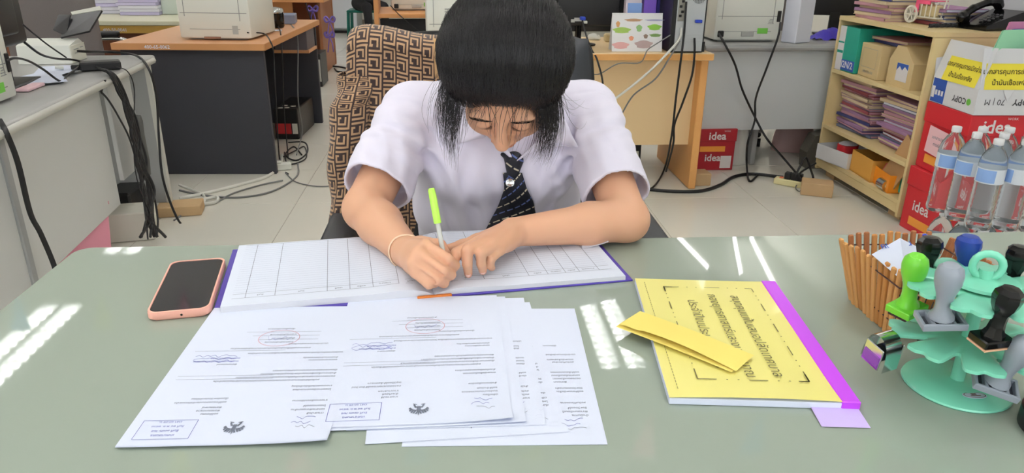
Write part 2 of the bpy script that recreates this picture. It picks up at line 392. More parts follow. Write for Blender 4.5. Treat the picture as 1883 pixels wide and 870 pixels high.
b = MB(); b.box((-.0408, .03, .007), (.0016, .022, .003), b=.0006); b.box((-.0408, .0, .007), (.0016, .012, .003), b=.0006); b.obj('side_buttons', m_case, ph)

# ---- open ledger
LA = R(8.6); LW, LH = .292, .232
lo = Vector((-.036, .962, ZD)); led = thing('open_ledger', 'wide open ledger with ruled columns and a blue-violet hard cover', 'ledger', lo, LA)
m_page = mat('ledger_paper', (224, 231, 245), rough=.75, var=.015, scale=5); m_pedge = mat('page_edges', (196, 198, 204), rough=.8, var=.2, scale=900, stretch=(.02, .02, 1))
m_cov = mat('violet_cover', (78, 62, 160), rough=.45, var=.1, scale=80); m_orange = mat('orange_cloth', (214, 122, 52), rough=.7, bump=.4)
m_rule = mat('ruling_ink', (172, 180, 200), rough=.8, var=0); m_line = mat('column_ink', (110, 116, 132), rough=.8, var=0)
b = MB()
for s in (-1, 1): b.box((s*(LW/2+.006), LH/2+.001, .0014), (LW+.012, LH+.012, .0028), b=.0008)
b.obj('cover', m_cov, led)
b = MB(); b.box((0, -.0045, .0030), (.050, .005, .0060), b=.001); b.obj('spine_cloth', m_orange, led)
def pz(x):
    a = abs(x); th = .0092 if x < 0 else .0062
    return .003+th*(1-math.exp(-a/.011))+.0028*math.exp(-((a-.045)/.03)**2)
def page(s):
    b = MB(); N = 28; xs = [s*LW*(i/(N-1))**1.5 for i in range(N)]
    vs = []
    for x in xs:
        skew = -.004*s*abs(x)/LW
        vs += [(x, skew, .003), (x, skew+.0005, pz(x)), (x, LH-.001, pz(x)), (x, LH, .003)]
    fs = []; 
    for i in range(N-1):
        o = i*4
        for k in range(3):
            q = (o+k, o+4+k, o+5+k, o+1+k); fs.append(q if s > 0 else q[::-1])
    mi = [1, 0, 1]*(N-1)
    b.v = vs; b.f = fs+[((N-1)*4, (N-1)*4+1, (N-1)*4+2, (N-1)*4+3)[::(-1 if s > 0 else 1)]]; b.m = mi+[1]
    p = b.obj('pages', [m_page, m_pedge], led, smooth=40)
    r = MB(); c = MB()
    def hl(mb, y, x0, x1, wd):
        M = 14; X = [x0+(x1-x0)*i/(M-1) for i in range(M)]
        v = []
        for x in X: v += [(x, y, pz(x)+.0003), (x, y+wd, pz(x)+.0003)]
        mb.add(v, [(2*i, 2*i+2, 2*i+3, 2*i+1) for i in range(M-1)])
    e0, e1 = (-LW+.012, -.012) if s < 0 else (.012, LW-.012)
    for k in range(22): hl(r, .046+.0082*k, e0, e1, .0004)
    for y in (.026, .040, LH-.006): hl(c, y, e0, e1, .0006)
    cols = [-.262, -.222, -.150, -.118, -.085, -.048] if s < 0 else [.030, .079, .148, .178, .206, .228, .260]
    for x in cols:
        z = pz(x)+.00035; c.quad((x-.0003, .026, z), (x+.0003, .026, z), (x+.0003, LH-.006, z), (x-.0003, LH-.006, z))
    al = [e0]+cols+[e1]
    for a, d in zip(al[:-1], al[1:]):
        if d-a > .02:
            m_ = (a+d)/2; text(c, random.choice(('รายการ', 'วันที่', 'เลขที่', 'ลงชื่อ', 'หมายเหตุ')), .0055, frame((m_, .033, pz(m_)+.0005), (-1, 0, 0), (0, -1, 0)))
    r.obj('ruling', m_rule, p); c.obj('column_lines', m_line, p)
page(-1); page(1)
b = MB(); b.grid(lambda u, v: (.262+.045*u, .115+.02*v+.01*u*v, .0095+.008*u*u+.002*math.sin(3*v)), 6, 4); b.obj('torn_page_corner', m_page, led)

# ---- letters: sheets of paper with printed Thai text, upside down to the viewer
m_paper = mat('white_paper', (221, 228, 246), rough=.8, var=.012, scale=6)
m_ink = mat('print_ink', (108, 114, 130), rough=.8, var=0); m_blue = mat('blue_ink', (84, 92, 178), rough=.8, var=0); m_red = mat('red_stamp_ink', (222, 168, 180), rough=.8, var=0)
WORDS = 'เทศบาล เรื่อง เรียน งบประมาณ สำนักงาน ปลัด ขอให้ รายงาน ประจำปี ดำเนินการ ตามหนังสือ ลงวันที่ ตรวจสอบ พิจารณา เอกสาร จังหวัด หน่วยงาน โครงการ อนุมัติ ราชการ ส่วนท้องถิ่น'.split()
def thai(n):
    s = ''
    while len(s) < n: s += random.choice(WORDS)
    return s[:n]
PW, PH = .21, .304
def line_text(mb, x, y, n, size=.0046, M=None):
    text(mb, thai(n), size, Matrix.Translation((x, y, .0004)), 'LEFT')
def scribble(mb, x, y, w_, h, n=7):
    pts = [(x+w_*i/(n-1), y+h*random.uniform(-.5, .5), .0006) for i in range(n)]
    P = spline(pts, 4); vs = []
    for p in P: vs += [(p.x, p.y-.0003, .0006), (p.x, p.y+.0003, .0006)]
    mb.add(vs, [(2*i, 2*i+2, 2*i+3, 2*i+1) for i in range(len(P)-1)])
def bar(mb, x0, x1, y, w_=.0004, z=.0004): mb.quad((x0, y, z), (x1, y, z), (x1, y+w_, z), (x0, y+w_, z))
def rect(mb, x0, y0, x1, y1, w_=.0005, z=.0005):
    bar(mb, x0, x1, y0, w_, z); bar(mb, x0, x1, y1, w_, z)
    for x in (x0, x1): mb.quad((x, y0, z), (x+w_, y0, z), (x+w_, y1, z), (x, y1, z))
def emblem(mb, cx, cy, s, z=.0005):
    P = lambda q, sg=1: [(cx+sg*s*x, cy+s*y, z) for x, y in q]
    for sg in (-1, 1):
        for q in ([(.09, .02), (.2, .3), (.3, .34), (.22, .02)], [(.2, .0), (.32, .28), (.42, .27), (.32, -.02)], [(.3, -.04), (.44, .18), (.5, .1), (.42, -.12)], [(.36, -.12), (.5, .0), (.52, -.12), (.44, -.2)], [(.05, -.18), (.2, -.16), (.3, -.42), (.22, -.5), (.16, -.32)], [(.08, .14), (.18, .36), (.1, .4), (.05, .24)], [(.12, -.42), (.34, -.5), (.3, -.54), (.1, -.48)]):
            mb.add(P(q, sg), [tuple(range(len(q)))])
    mb.add(P([(-.09, -.3), (.09, -.3), (.1, .12), (.06, .24), (.04, .34), (0, .54), (-.04, .34), (-.06, .24), (-.1, .12)]), [tuple(range(9))])
def letter_print(sheet, full=True, xmin=-1, ymin=-1, top=True, stamp=True):
    k = MB(); bl = MB(); rd = MB(); H2, W2 = PH/2, PW/2
    def ok(x, y): return x >= xmin
    if top:
        emblem(k, -.004, H2-.026, .021)
        for dx, dy in ((0, 0), (.006, -.008), (.002, -.016)): scribble(bl if dy else k, -W2+.018+dx, H2-.022+dy-.004, .02, .006)
        if full:
            rect(bl, W2-.068, H2-.042, W2-.012, H2-.010)
            for i, (t, sz) in enumerate((('เทศบาลนคร', .005), ('รับที่ ๓๓๙๖ /๒๕', .0048), ('วันที่ ๒๔ พ.ย. ๒๕๖๘', .0044), ('เวลา ๑๓.๔๕ น.', .0044))): text(bl, t, sz, Matrix.Translation((W2-.04, H2-.016-.0075*i, .0006)))
        rows = [(-.092, .050, 9), (-.092, .057, 16), (-.092, .064, 12), (-.092, .074, 18), (-.092, .096, 20), (-.092, .103, 24)]
        if full: rows += [(.02, .052, 9), (.02, .058, 11), (.02, .064, 10), (.018, .074, 26), (.018, .081, 22)]
        for x, y, n_ in rows: line_text(k, x, H2-y, n_)
    rows = [(-.075, .116, 62), (-.092, .123, 52), (-.092, .130, 46), (-.092, .137, 34)]
    rows += [(-.088, .160, 14), (-.088, .166, 20), (-.092, .178, 56), (-.05, .190, 52), (-.07, .200, 26)]
    for x, y, n_ in rows: line_text(k, x, H2-y, n_ if full else min(n_, 22))
    if full:
        for y in (.121, .128, .185): bar(k, -.02, .09, H2-y)
        for i in range(3): bar(k, -.055, .02+.01*i, H2-.212-.01*i)
        for i, n_ in enumerate((10, 24, 18)): line_text(bl if i else k, .03, H2-.153-.007*i, n_)
        for i in range(3): scribble(bl, .035, H2-.160-.006*i, .05, .006, 12)
        if stamp:
            cx, cy = -.005, H2-.215; N = 40
            vs = []
            for i in range(N):
                a = 2*math.pi*i/N; vs += [(cx+.026*math.cos(a), cy+.021*math.sin(a), .0007), (cx+.0252*math.cos(a), cy+.0202*math.sin(a), .0007)]
            rd.add(vs, [(2*i, (2*i+2) % (2*N), (2*i+3) % (2*N), 2*i+1) for i in range(N)])
            scribble(bl, cx-.015, cy, .03, .012, 9)
            for i in range(3): line_text(k, cx-.02, cy+.01-.01*i, 16)
        line_text(k, -.02, H2-.240, 20)
    k.obj('printed_text', m_ink, sheet)['kind'] = 'stuff'
    if bl.v: bl.obj('blue_ink_marks', m_blue, sheet)['kind'] = 'stuff'
    if rd.v: rd.obj('red_round_stamp', m_red, sheet)
def sheet(label, corner, which, ang, z, curl=.0, layers=1):
    """corner: world xy of a corner; which: (sx, sy) of that corner in the reader's frame"""
    a = math.pi+ang; c = Vector((corner[0], corner[1]))-Vector((which[0]*PW/2*math.cos(a)-which[1]*PH/2*math.sin(a), which[0]*PW/2*math.sin(a)+which[1]*PH/2*math.cos(a)))
    t = thing('letter_sheet', label, 'paper', (c.x, c.y, ZD+z), a, 'letters laid out on the desk')
    b = MB(); N, M = 15, 21
    def fz(x, y):
        u, v = (x/PW*2), (y/PH*2)
        e = max(0, v-.72)/.28*max(0, -u-.05)
        return curl*e*e+.0003*math.sin(5*u+3*v)*0
    def f(dz): return lambda u, v: (PW*(u-.5), PH*(v-.5), dz+fz(PW*(u-.5), PH*(v-.5)))
    for q in range(layers):
        b.T = Matrix.Translation((random.uniform(-.0015, .0015)*q, random.uniform(-.002, .002)*q, 0))
        b.grid(f(-.0004*q), N, M); b.grid(f(-.0004*q-.00025), N, M, flip=True)
    b.T = Matrix.Identity(4)
    b.obj('paper', m_paper, t, smooth=40)
    return t
s = sheet('lower sheet of the left letter pile, mostly covered', (-.337, .952), (1, -1), R(-2.0), .0006); 
s = sheet('topmost left letter with round red stamp and boxed blue receipt stamp', (-.346, .634), (1, 1), R(-1.4), .0036, .004, 2); letter_print(s)
s = sheet('rightmost letter sheet lying at the bottom of the pile', (.149, .612), (-1, 1), R(-2.4), .0006); letter_print(s, full=False)
s = sheet('letter sheet whose lower left corner sticks out below the middle pile', (-.098, .626), (1, 1), R(2.2), .0012); letter_print(s, full=False)
s = sheet('letter sheet showing a narrow strip beside the middle letter', (.093, .951), (-1, -1), R(-.6), .0018); letter_print(s, full=False)
s = sheet('second letter sheet of the middle pile, edge just showing', (.066, .955), (-1, -1), R(.6), .0026, .002)
s = sheet('topmost middle letter with crest and blue boxed stamp', (.054, .958), (-1, -1), R(.2), .0034, .005, 2); letter_print(s)

# ---- yellow notebook with purple spine tape
m_yel = mat('yellow_cover', (238, 228, 132), rough=.35, var=.02, coat=.5); m_purple = mat('purple_tape', (196, 72, 232), rough=.3, var=.04)
m_lav = mat('lavender_card', (206, 186, 240), rough=.7, var=.02); m_strip = mat('yellow_note_paper', (242, 222, 118), rough=.75, var=.02)
nb = thing('yellow_notebook', 'yellow notebook with a purple taped spine and printed Thai title', 'notebook', (.352, .824, ZD), R(-6.2))
NW, NH = .209, .316
MB().box((0, 0, .0045), (NW, NH, .008), b=.0008).obj('pages', m_paper, nb)
cv = MB().grid(lambda u, v: (NW*(u-.5), NH*(v-.5), .0095+.0012*math.sin(9*v+3*u)*u*(1-u)*2+.003*max(0, .12-v)*8*(1-u)*u*3), 16, 22).obj('front_cover', m_yel, nb, smooth=60)
MB().box((NW/2-.009, 0, .0053), (.021, NH+.002, .0112), b=.0012).obj('spine_tape', m_purple, nb)
b = MB(); Z_ = .0112
for i, (tx, x) in enumerate((('สมุดคุมแฟ้มเสนอปลัดเทศบาล', .030), ('กองยุทธศาสตร์และงบประมาณ', -.002), ('ประจำปีงบประมาณ ๒๕๖๘', -.034))):
    text(b, tx, .0182, frame((x, -.004, Z_), (0, -1, 0), (1, 0, 0)), 'CENTER', 0)
x0, x1, y0, y1 = -.066, .062, -.120, .128
def dash(ax, c, a, d):
    p = a; k = 0
    while p < d:
        L_ = (.022, .002, .002)[k % 3]; e = min(d, p+L_); h = .0007
        if ax: b.quad((c-h, p, Z_), (c+h, p, Z_), (c+h, e, Z_), (c-h, e, Z_))
        else: b.quad((p, c-h, Z_), (e, c-h, Z_), (e, c+h, Z_), (p, c+h, Z_))
        p = e+.011; k += 1
for c in (x0, x1): dash(1, c, y0, y1)
for c in (y0, y1): dash(0, c, x0, x1)
for sx, sy in ((x0, y1), (x1, y0)):
    q = 1 if sx == x0 else -1
    b.quad((sx-.001, sy-.001, Z_), (sx+.012*q, sy-.001, Z_), (sx+.012*q, sy+.001, Z_), (sx-.001, sy+.001, Z_)); b.quad((sx-.001, sy, Z_), (sx+.001, sy, Z_), (sx+.001, sy-.016*q, Z_), (sx-.001, sy-.016*q, Z_))
for i in range(44): b.box((-NW/2+.012, -.14+.0065*i, Z_), (.0006, .0045, .0002))
b.obj('printed_title', mat('title_ink', (112, 106, 60), rough=.6, var=0), cv)['kind'] = 'stuff'
b = MB(); b.grid(lambda u, v: (.052+.052*u, -NH/2-.034+.06*v, .0012+.0003*math.sin(4*v)+.0016*v), 5, 5); b.obj('lavender_tab', m_lav, nb)
# folded strip of yellow paper lying across the notebook
st = thing('yellow_paper_strip', 'folded strip of plain yellow paper lying across the yellow notebook', 'paper', (.283, .797, ZD+.0125), R(-46))
b = MB(); b.grid(lambda u, v: (.163*(u-.5), .049*(v-.5), .004+.0016*math.sin(math.pi*u)-.003*u+.004*(1-v)*(u>.2)*math.sin(math.pi*u)), 14, 5); b.obj('upper_fold', m_strip, st, smooth=60)
b = MB(); b.grid(lambda u, v: (.163*(u-.5)-.003, .049*(v-.5)-.005*(1-v), .0005+.001*math.sin(math.pi*u)), 14, 5); b.obj('lower_fold', m_strip, st, smooth=60)

# ---- bamboo pen basket
m_bam = [mat('bamboo_a', (196, 146, 88), rough=.55, var=.2, scale=40, stretch=(4, 4, .4)), mat('bamboo_b', (176, 122, 66), rough=.55, var=.25, scale=40, stretch=(4, 4, .4)), mat('bamboo_c', (154, 98, 58), rough=.55, var=.2, scale=40, stretch=(4, 4, .4))]
bk = thing('bamboo_basket', 'small square basket of upright bamboo slats holding notes', 'basket', (0, 0, ZD))
bot = [(.568, .815), (.568, .925), (.680, .925), (.680, .815)]; top = [(.552, .797), (.552, .948), (.698, .948), (.698, .797)]
slm = [MB().box((0, 0, .0475), (.0075, .0055, .098), b=.0016) for _ in range(1)][0]
sm = []
for m_ in m_bam:
    o = slm.obj('slat', m_, bk); sm.append(o)
used = set()
for sd in range(4):
    for i in range(11):
        f = (i+.5)/11; p0 = Vector((*bot[sd], 0)).lerp(Vector((*bot[(sd+1) % 4], 0)), f); p1 = Vector((*top[sd], .092)).lerp(Vector((*top[(sd+1) % 4], .092)), f)
        mi = random.choice((0, 0, 1)) if sd in (0, 3) else random.choice((1, 2, 2))
        o = sm[mi] if mi not in used else sm[mi].copy()
        if mi in used: COL.objects.link(o)
        used.add(mi); o.parent = bk; d = (p1-p0).normalized(); side = Vector((*top[(sd+1) % 4], 0))-Vector((*top[sd], 0))
        ex = side.normalized(); ey = d.cross(ex); Mx = Matrix([[ex[k], ey[k], d[k], p0[k]+d[k]*random.uniform(-.001, .004)] for k in range(3)]+[[0, 0, 0, 1]])
        o.matrix_local = Mx
MB().prism(bot, .001, .006).obj('bottom', m_black, bk)
b = MB()
for h in (.022, .078):
    q = [Vector((*bot[i], 0)).lerp(Vector((*top[i], .092)), h/.092) for i in range(4)]
    b.tube(q+[q[0]], .0011, 5, smooth=False)
b.obj('wire', mat('dark_wire', (70, 44, 40), rough=.5), bk)
nt_ = thing('paper_note', 'white note with blue handwriting standing in the bamboo basket', 'paper', (.62, .88, ZD+.008))
qa = [PZ(1668, 524, .838), PZ(1694, 458, .866), PZ(1655, 438, .880), PZ(1603, 468, .858)]
ny = ((qa[2]-qa[1])+(qa[3]-qa[0])).normalized(); n_ = (qa[1]-qa[0]).cross(qa[3]-qa[0]).normalized(); n_ = n_ if n_.z > 0 else -n_
b = MB(); b.T = Matrix.Translation((-.62, -.88, -ZD-.008)); b.add([q+n_*.0003 for q in qa]+[q-n_*.0003 for q in qa], [(0, 1, 2, 3), (7, 6, 5, 4), (0, 4, 5, 1), (1, 5, 6, 2), (2, 6, 7, 3), (3, 7, 4, 0)]); b.obj('note_paper', m_paper, nt_)
ex_n = (qa[1]-qa[3]).normalized(); up_n = n_.cross(ex_n); c_n = qa[2]*.50+qa[3]*.30+qa[1]*.20
b = MB(); b.T = Matrix.Translation((-.62, -.88, -ZD-.008)); text(b, 'คนเขียน', .0125, frame(c_n+n_*.0008, ex_n, up_n), 'CENTER', .0003); b.obj('handwriting', mat('pen_blue', (38, 78, 168), var=0), nt_)
b = MB(); b.lathe([(0, 0), (.004, .001), (.0042, .05), (.0036, .098), (0, .1)], 10); pe = tag(b.obj('blue_pen', mat('blue_plastic', (44, 66, 190), rough=.3), smooth=40, loc=(.668, .925, ZD+.007)), 'blue pen with only its end above the bamboo basket rim', 'pen')
pe.rotation_euler = (R(6), R(-8), 0)
# ---- stamp carousel
m_mint = mat('mint_plastic', (128, 214, 184), rough=.25, var=.03, coat=.3); PC = Vector((.579, .697, ZD))
cr = thing('stamp_carousel', 'two-tier mint green plastic stamp stand with a ring handle', 'stamp stand', PC)
b = MB(); b.lathe([(.056, 0), (.058, .002), (.057, .004), (.046, .0075), (.02, .0095), (.006, .0105), (0, .0105)], 40); b.obj('base', m_mint, cr, smooth=40)
MB().cyl((0, 0, .008), (0, 0, .150), .0075, n=20).obj('pole', m_mint, cr, smooth=40)
def tier(z, r, off, depth=.038, dish=False):
    N = 200; out = []; inn = []
    for i in range(N):
        a = 2*math.pi*i/N; dd = (math.degrees(a)-off) % 45; dd = min(dd, 45-dd)
        out.append((a, r-.004-.034/(1+math.exp((dd-5.5)/1.0))-.006*max(0, dd-17)/5.5))
    b = MB(); vs = []
    for k, (fr, dz) in enumerate(((.0, 0), (.45, 0), (.8, 0), (1, -.0015), (1, -.0055), (.8, -.004), (.45, -.0035), (0, -.0035))):
        vs += [(rr*fr*math.cos(a) if fr < .99 else rr*math.cos(a), rr*fr*math.sin(a), z+dz) for a, rr in out]
    fs = [(k*N+i, k*N+(i+1) % N, (k+1)*N+(i+1) % N, (k+1)*N+i) for k in range(7) for i in range(N)]
    b.add(vs, [f[::-1] for f in fs]); return b
tier(.0665, .086, 0).obj('lower_tier', m_mint, cr, smooth=45)
tier(.131, .084, 25).obj('upper_tier', m_mint, cr, smooth=45)
b = MB(); b.lathe([(.03, .1315), (.0375, .134), (.036, .137), (.02, .139), (0, .14)], 32); b.obj('dish', m_mint, cr, smooth=40)
pts = [(.0, .0, 0)]*0+[(.0145*math.cos(R(a)), 0, .1535+.0145*math.sin(R(a))) for a in range(-90, 271, 20)]
rg = MB(); rg.T = Matrix.Rotation(R(-25), 4, 'Z'); rg.tube(pts, .0042, 8, smooth=False); rg.obj('ring_handle', m_mint, cr, smooth=60)
b = MB(); b.T = Matrix.Translation((-.002, -.034, .0092))@Matrix.Rotation(R(-9), 4, 'X'); b.prism([(.0135*math.cos(a*.2618), .0085*math.sin(a*.2618)) for a in range(24)], 0, .0004)
lb = b.obj('round_label', m_paper, cr)
b = MB(); b.T = Matrix.Translation((-.002, -.034, .0099))@Matrix.Rotation(R(-9), 4, 'X'); N = 24
vs = []
for i in range(N): vs += [(.0122*math.cos(i*.2618), .0075*math.sin(i*.2618), 0), (.0113*math.cos(i*.2618), .0069*math.sin(i*.2618), 0)]
b.add(vs, [(2*i, (2*i+2) % (2*N), (2*i+3) % (2*N), 2*i+1) for i in range(N)]); b.box((0, .002, .0001), (.006, .003, .0001)); b.box((0, -.002, .0001), (.012, .0012, .0001)); b.obj('label_print', mat('dark_red_ink', (100, 50, 50), var=0), lb)
# ---- rubber stamps
def stamp(kind, name, label, m_h, ang, rad, z, rot=(0, 0, 0), m_p=None):
    t = thing(name, label, 'stamp', (PC.x+rad*math.cos(R(ang)), PC.y+rad*math.sin(R(ang)), PC.z+z), 0, 'rubber stamps on the carousel'); t.rotation_euler = (rot[0], rot[1], R(rot[2]))
    m_p = m_p or m_h
    if kind == 'square':   # faceted black knob on a waisted stem
        pr_ = [(0, .0335), (.009, .033), (.0135, .0285), (.0145, .022), (.0125, .012), (.0085, .004), (.0075, 0), (.0075, -.008), (.0085, -.016), (.011, -.021), (.0115, -.024), (0, -.024)]
        MB().lathe(pr_[::-1], 8 if m_h is m_blackgloss else 20).obj('handle', m_h, t, smooth=30)
        MB().box((0, 0, -.0285), (.036, .026, .009), b=.0015).obj('mount', m_p, t)
        MB().box((0, 0, -.0342), (.035, .025, .0022)).obj('rubber', mat('stamp_rubber', (222, 176, 140), rough=.8), t)
    else:
        pr_ = [(0, .042), (.008, .0415), (.0125, .037), (.014, .030), (.0135, .020), (.0095, .006), (.0085, 0), (.0082, -.008), (.009, -.016), (.0125, -.021), (.013, -.024), (0, -.024)]
        MB().lathe(pr_[::-1], 24).obj('handle', m_h, t, smooth=40)
        b = MB()
        if kind == 'ribbed':
            for i in range(5): b.box((-.0208+.0104*i, 0, -.0285), (.0036, .03, .007), b=.0006)
            for s in (-1, 1): b.box((0, .0135*s, -.0285), (.045, .0035, .008), b=.0006)
            MB().box((0, 0, -.0325), (.042, .027, .002)).obj('slot_shade_plate', mat('slot_shadow_grey', (74, 78, 86), rough=.6), t)  # dark plate whose colour gives the gaps between the ribs their shade
        else: b.box((0, 0, -.028), (.036, .03, .009), b=.001)
        b.obj('mount', m_p, t)
        MB().box((0, 0, -.0342), (.034, .022, .002)).obj('rubber', mat('dark_rubber', (60, 40, 44), rough=.8), t)
    return t
m_sg = mat('grey_plastic', (148, 156, 166), rough=.3, var=.03); m_lime = mat('lime_plastic', (112, 206, 54), rough=.28, var=.03, coat=.3); m_bl = mat('royal_blue_plastic', (40, 66, 150), rough=.25, var=.05)
stamp('square', 'rubber_stamp', 'black-handled stamp at the back left of the upper mint tier', m_blackgloss, 113, .066, .130, (R(-6), 0, 20))
stamp('square', 'rubber_stamp', 'dark blue-handled stamp at the back of the upper mint tier', m_bl, 71, .068, .130, (0, 0, 10))
stamp('square', 'rubber_stamp', 'black-handled stamp behind the ring handle, right of the blue one', m_blackgloss, 27, .066, .130, (0, R(4), 30))
stamp('round', 'rubber_stamp', 'lime green stamp on the left of the upper mint tier', m_lime, 160, .07, .118, (R(3), R(-8), 25))
stamp('ribbed', 'rubber_stamp', 'grey stamp with a ribbed rectangular plate beside the lime stamp', m_sg, 205, .069, .130, (R(8), R(-6), -12))
stamp('square', 'rubber_stamp', 'glossy black stamp at the front of the upper mint tier', m_blackgloss, 250, .066, .125, (R(6), 0, 8))
stamp('square', 'rubber_stamp', 'black stamp at the right edge of the picture on the upper tier', m_blackgloss, 340, .066, .130, (0, R(6), 0))
stamp('ribbed', 'rubber_stamp', 'grey stamp with ribbed plate tilted on the lower mint tier', m_sg, 270, .066, .066, (R(14), R(12), -25))
# self-inking date stamp on the lower tier
ds = thing('date_stamp', 'chrome and violet band date stamp hanging from the lower mint tier', 'stamp', (PC.x-.094, PC.y+.008, PC.z+.046), R(20)); ds.rotation_euler = (R(12), R(-6), R(15))
b = MB(); b.grid(lambda u, v: (-.011+.022*v, -.017*math.cos(math.pi*u), .012+.012*math.sin(math.pi*u)-.03*abs(2*u-1)**3), 14, 2); b.obj('chrome_frame', m_steel, ds, smooth=50)
for i in range(5): MB().cyl((-.0095+.0052*i, 0, -.003), (-.0057+.0052*i, 0, -.003), .0098, n=20).obj('number_wheel', (mat('navy_rubber', (30, 34, 70), rough=.5), m_black)[i % 2], ds, smooth=40)
for s in (-1, 1): MB().box((.0012+.0145*s, 0, -.002), (.002, .026, .030), b=.0008).obj('chrome_side', m_steel, ds)
MB().box((-.0148, 0, -.006), (.001, .022, .014)).obj('violet_label', mat('violet_band', (140, 80, 170), rough=.4), ds)
MB().cyl((-.014, 0, -.003), (.014, 0, -.003), .0025, n=10).obj('axle', m_steel, ds)
# pink bow and brown beads behind the carousel, black tape roll at the frame edge
m_pink = mat('hot_pink_plastic', (236, 92, 130), rough=.35)
bw = thing('pink_bow', 'hot pink plastic bow lying behind the black stamps', 'bow', (.655, .775, ZD+.001), R(20))
for s in (-1, 1):
    b = MB(); b.add([(0, 0, .004), (s*.032, .016, .0), (s*.038, 0, .022), (s*.03, -.016, .0), (s*.028, 0, .045)], [(0, 1, 2), (0, 2, 3), (0, 3, 4), (0, 4, 1), (1, 4, 2), (2, 4, 3), (0, 3, 1)]); b.obj('loop', m_pink, bw)
MB().lathe([(0, 0), (.007, .002), (.008, .008), (.005, .014), (0, .015)], 10).obj('knot', m_pink, bw, smooth=40)
bx = thing('bead_jar', 'small clear jar of brown beads behind the mint stand', 'jar', (.615, .792, ZD))
b = MB(); b.lathe([(.02, 0), (.022, .002), (.022, .05), (.0195, .05), (.0195, .004), (0, .004)], 24); b.obj('jar_wall', mat('clear_plastic', (236, 240, 240), rough=.05, trans=1, var=0), bx, smooth=40)
b = MB()
for i in range(60):
    a = random.uniform(0, 6.28); r_ = .016*math.sqrt(random.random()); b.add(*_boxgeo((.006, .006, .006), .002, 1), Matrix.Translation((r_*math.cos(a), r_*math.sin(a), .009+random.uniform(0, .03)))@Euler((a, a*2, a)).to_matrix().to_4x4())
o = b.obj('beads', mat('brown_bead', (120, 64, 44), rough=.3, var=.3), bx); o['kind'] = 'stuff'
tr_ = thing('tape_roll', 'black tape roll lying at the lower right edge of the desk', 'tape', (.643, .598, ZD))
b = MB(); b.lathe([(.036, 0), (.048, 0), (.05, .002), (.05, .022), (.048, .024), (.036, .024), (.036, 0)], 40); b.obj('tape', m_black, tr_, smooth=30)
b = MB(); b.lathe([(.033, .0005), (.036, .0005), (.036, .0235), (.033, .0235), (.033, .0005)], 40); b.obj('core', mat('card_core', (90, 80, 72)), tr_, smooth=30)
# ================================================================== THE WRITER
V3 = lambda *a: np.array(a, float)
per = thing('person', 'woman in white short-sleeved shirt and dark striped tie, bent over writing in the ledger', 'person', (.085, 1.55, .0))
PO = V3(.085, 1.55, 0)
def toperson(o): o.location = Vector(o.location)-Vector(PO); o.parent = per; return o
# head frame
HC = V3(.082, 1.203, 1.038); a_ = R(56)
ef = V3(-.10, -math.cos(a_), -math.sin(a_)); ef /= np.linalg.norm(ef)
eu = V3(-.10, -math.sin(a_), math.cos(a_)); eu -= ef*(eu@ef); eu /= np.linalg.norm(eu)
ex = np.cross(eu, ef); ex /= np.linalg.norm(ex)
if ex[0] < 0: ex = -ex
HA = np.array([ex, ef, eu])
def H(x, f, u): return HC+x*ex+f*ef+u*eu
ELR, WR = V3(-.160, 1.215, .806), V3(-.080, 1.052, .792)
ELL, WL = V3(.288, 1.165, .797), V3(.090, 1.108, .800)
SHR, SHL = V3(-.085, 1.405, .928), V3(.255, 1.405, .930)
body = SDF((-.26, .93, -.005), (.42, 1.80, 1.20), .0025)
B = body
# head
B.ell(H(0, -.008, .035), (.074, .092, .082), HA, .004); B.ell(H(0, .028, -.03), (.061, .066, .082), HA, .02); B.ell(H(0, .05, -.09), (.034, .032, .026), HA, .03)
for s in (-1, 1):
    B.ell(H(.036*s, .058, -.035), (.027, .028, .03), HA, .02); B.ell(H(.03*s, .082, .026), (.024, .012, .009), HA, .012)
    B.ell(H(.031*s, .084, .004), (.0155, .0125, .0105), HA, .006)
    B.cone(H(.016*s, .0955, -.003), H(.046*s, .087, -.004), .0016, .0016, .002, 's')
    B.ell(H(.077*s, -.004, -.012), (.009, .02, .031), HA, .008); B.ell(H(.0115*s, .1, -.031), (.008, .009, .007), HA, .006)
B.cone(H(0, .094, .014), H(0, .111, -.023), .0075, .0095, .012); B.ell(H(0, .113, -.027), (.0105, .0095, .009), HA, .006)
B.ell(H(0, .094, -.056), (.022, .009, .0055), HA, .005); B.ell(H(0, .0935, -.0665), (.019, .0095, .006), HA, .004); B.cone(H(-.019, .102, -.061), H(.019, .102, -.061), .0014, .0014, .002, 's')
B.cone(H(0, -.025, -.06), (.083, 1.365, .965), .052, .054, .03); B.cone(H(0, .02, -.075), (.083, 1.335, .945), .035, .045, .03)
# trunk (inside the shirt), arms
for s, sh in ((-1, SHR), (1, SHL)):
    c = .083+s*.055; B.cone((c, 1.60, .60), (c, 1.44, .86), .095, .088, .03); B.cone((.083+s*.03, 1.395, .945), sh, .045, .043, .03)
    B.cone(sh, ELR if s < 0 else ELL, .043, .037, .02)
B.ell((.085, 1.64, .57), (.17, .13, .10), None, .04)
B.cone(ELR, ELR*.62+WR*.38+V3(0, 0, .001), .0375, .0355, .012); B.cone(ELR*.62+WR*.38+V3(0, 0, .001), WR, .0355, .0245, .015)
B.cone(ELL, ELL*.66+WL*.34, .037, .0345, .012); B.cone(ELL*.66+WL*.34, WL, .0345, .0235, .015)
B.ell(ELL+V3(.012, .012, -.004), (.026, .03, .03), None, .015)
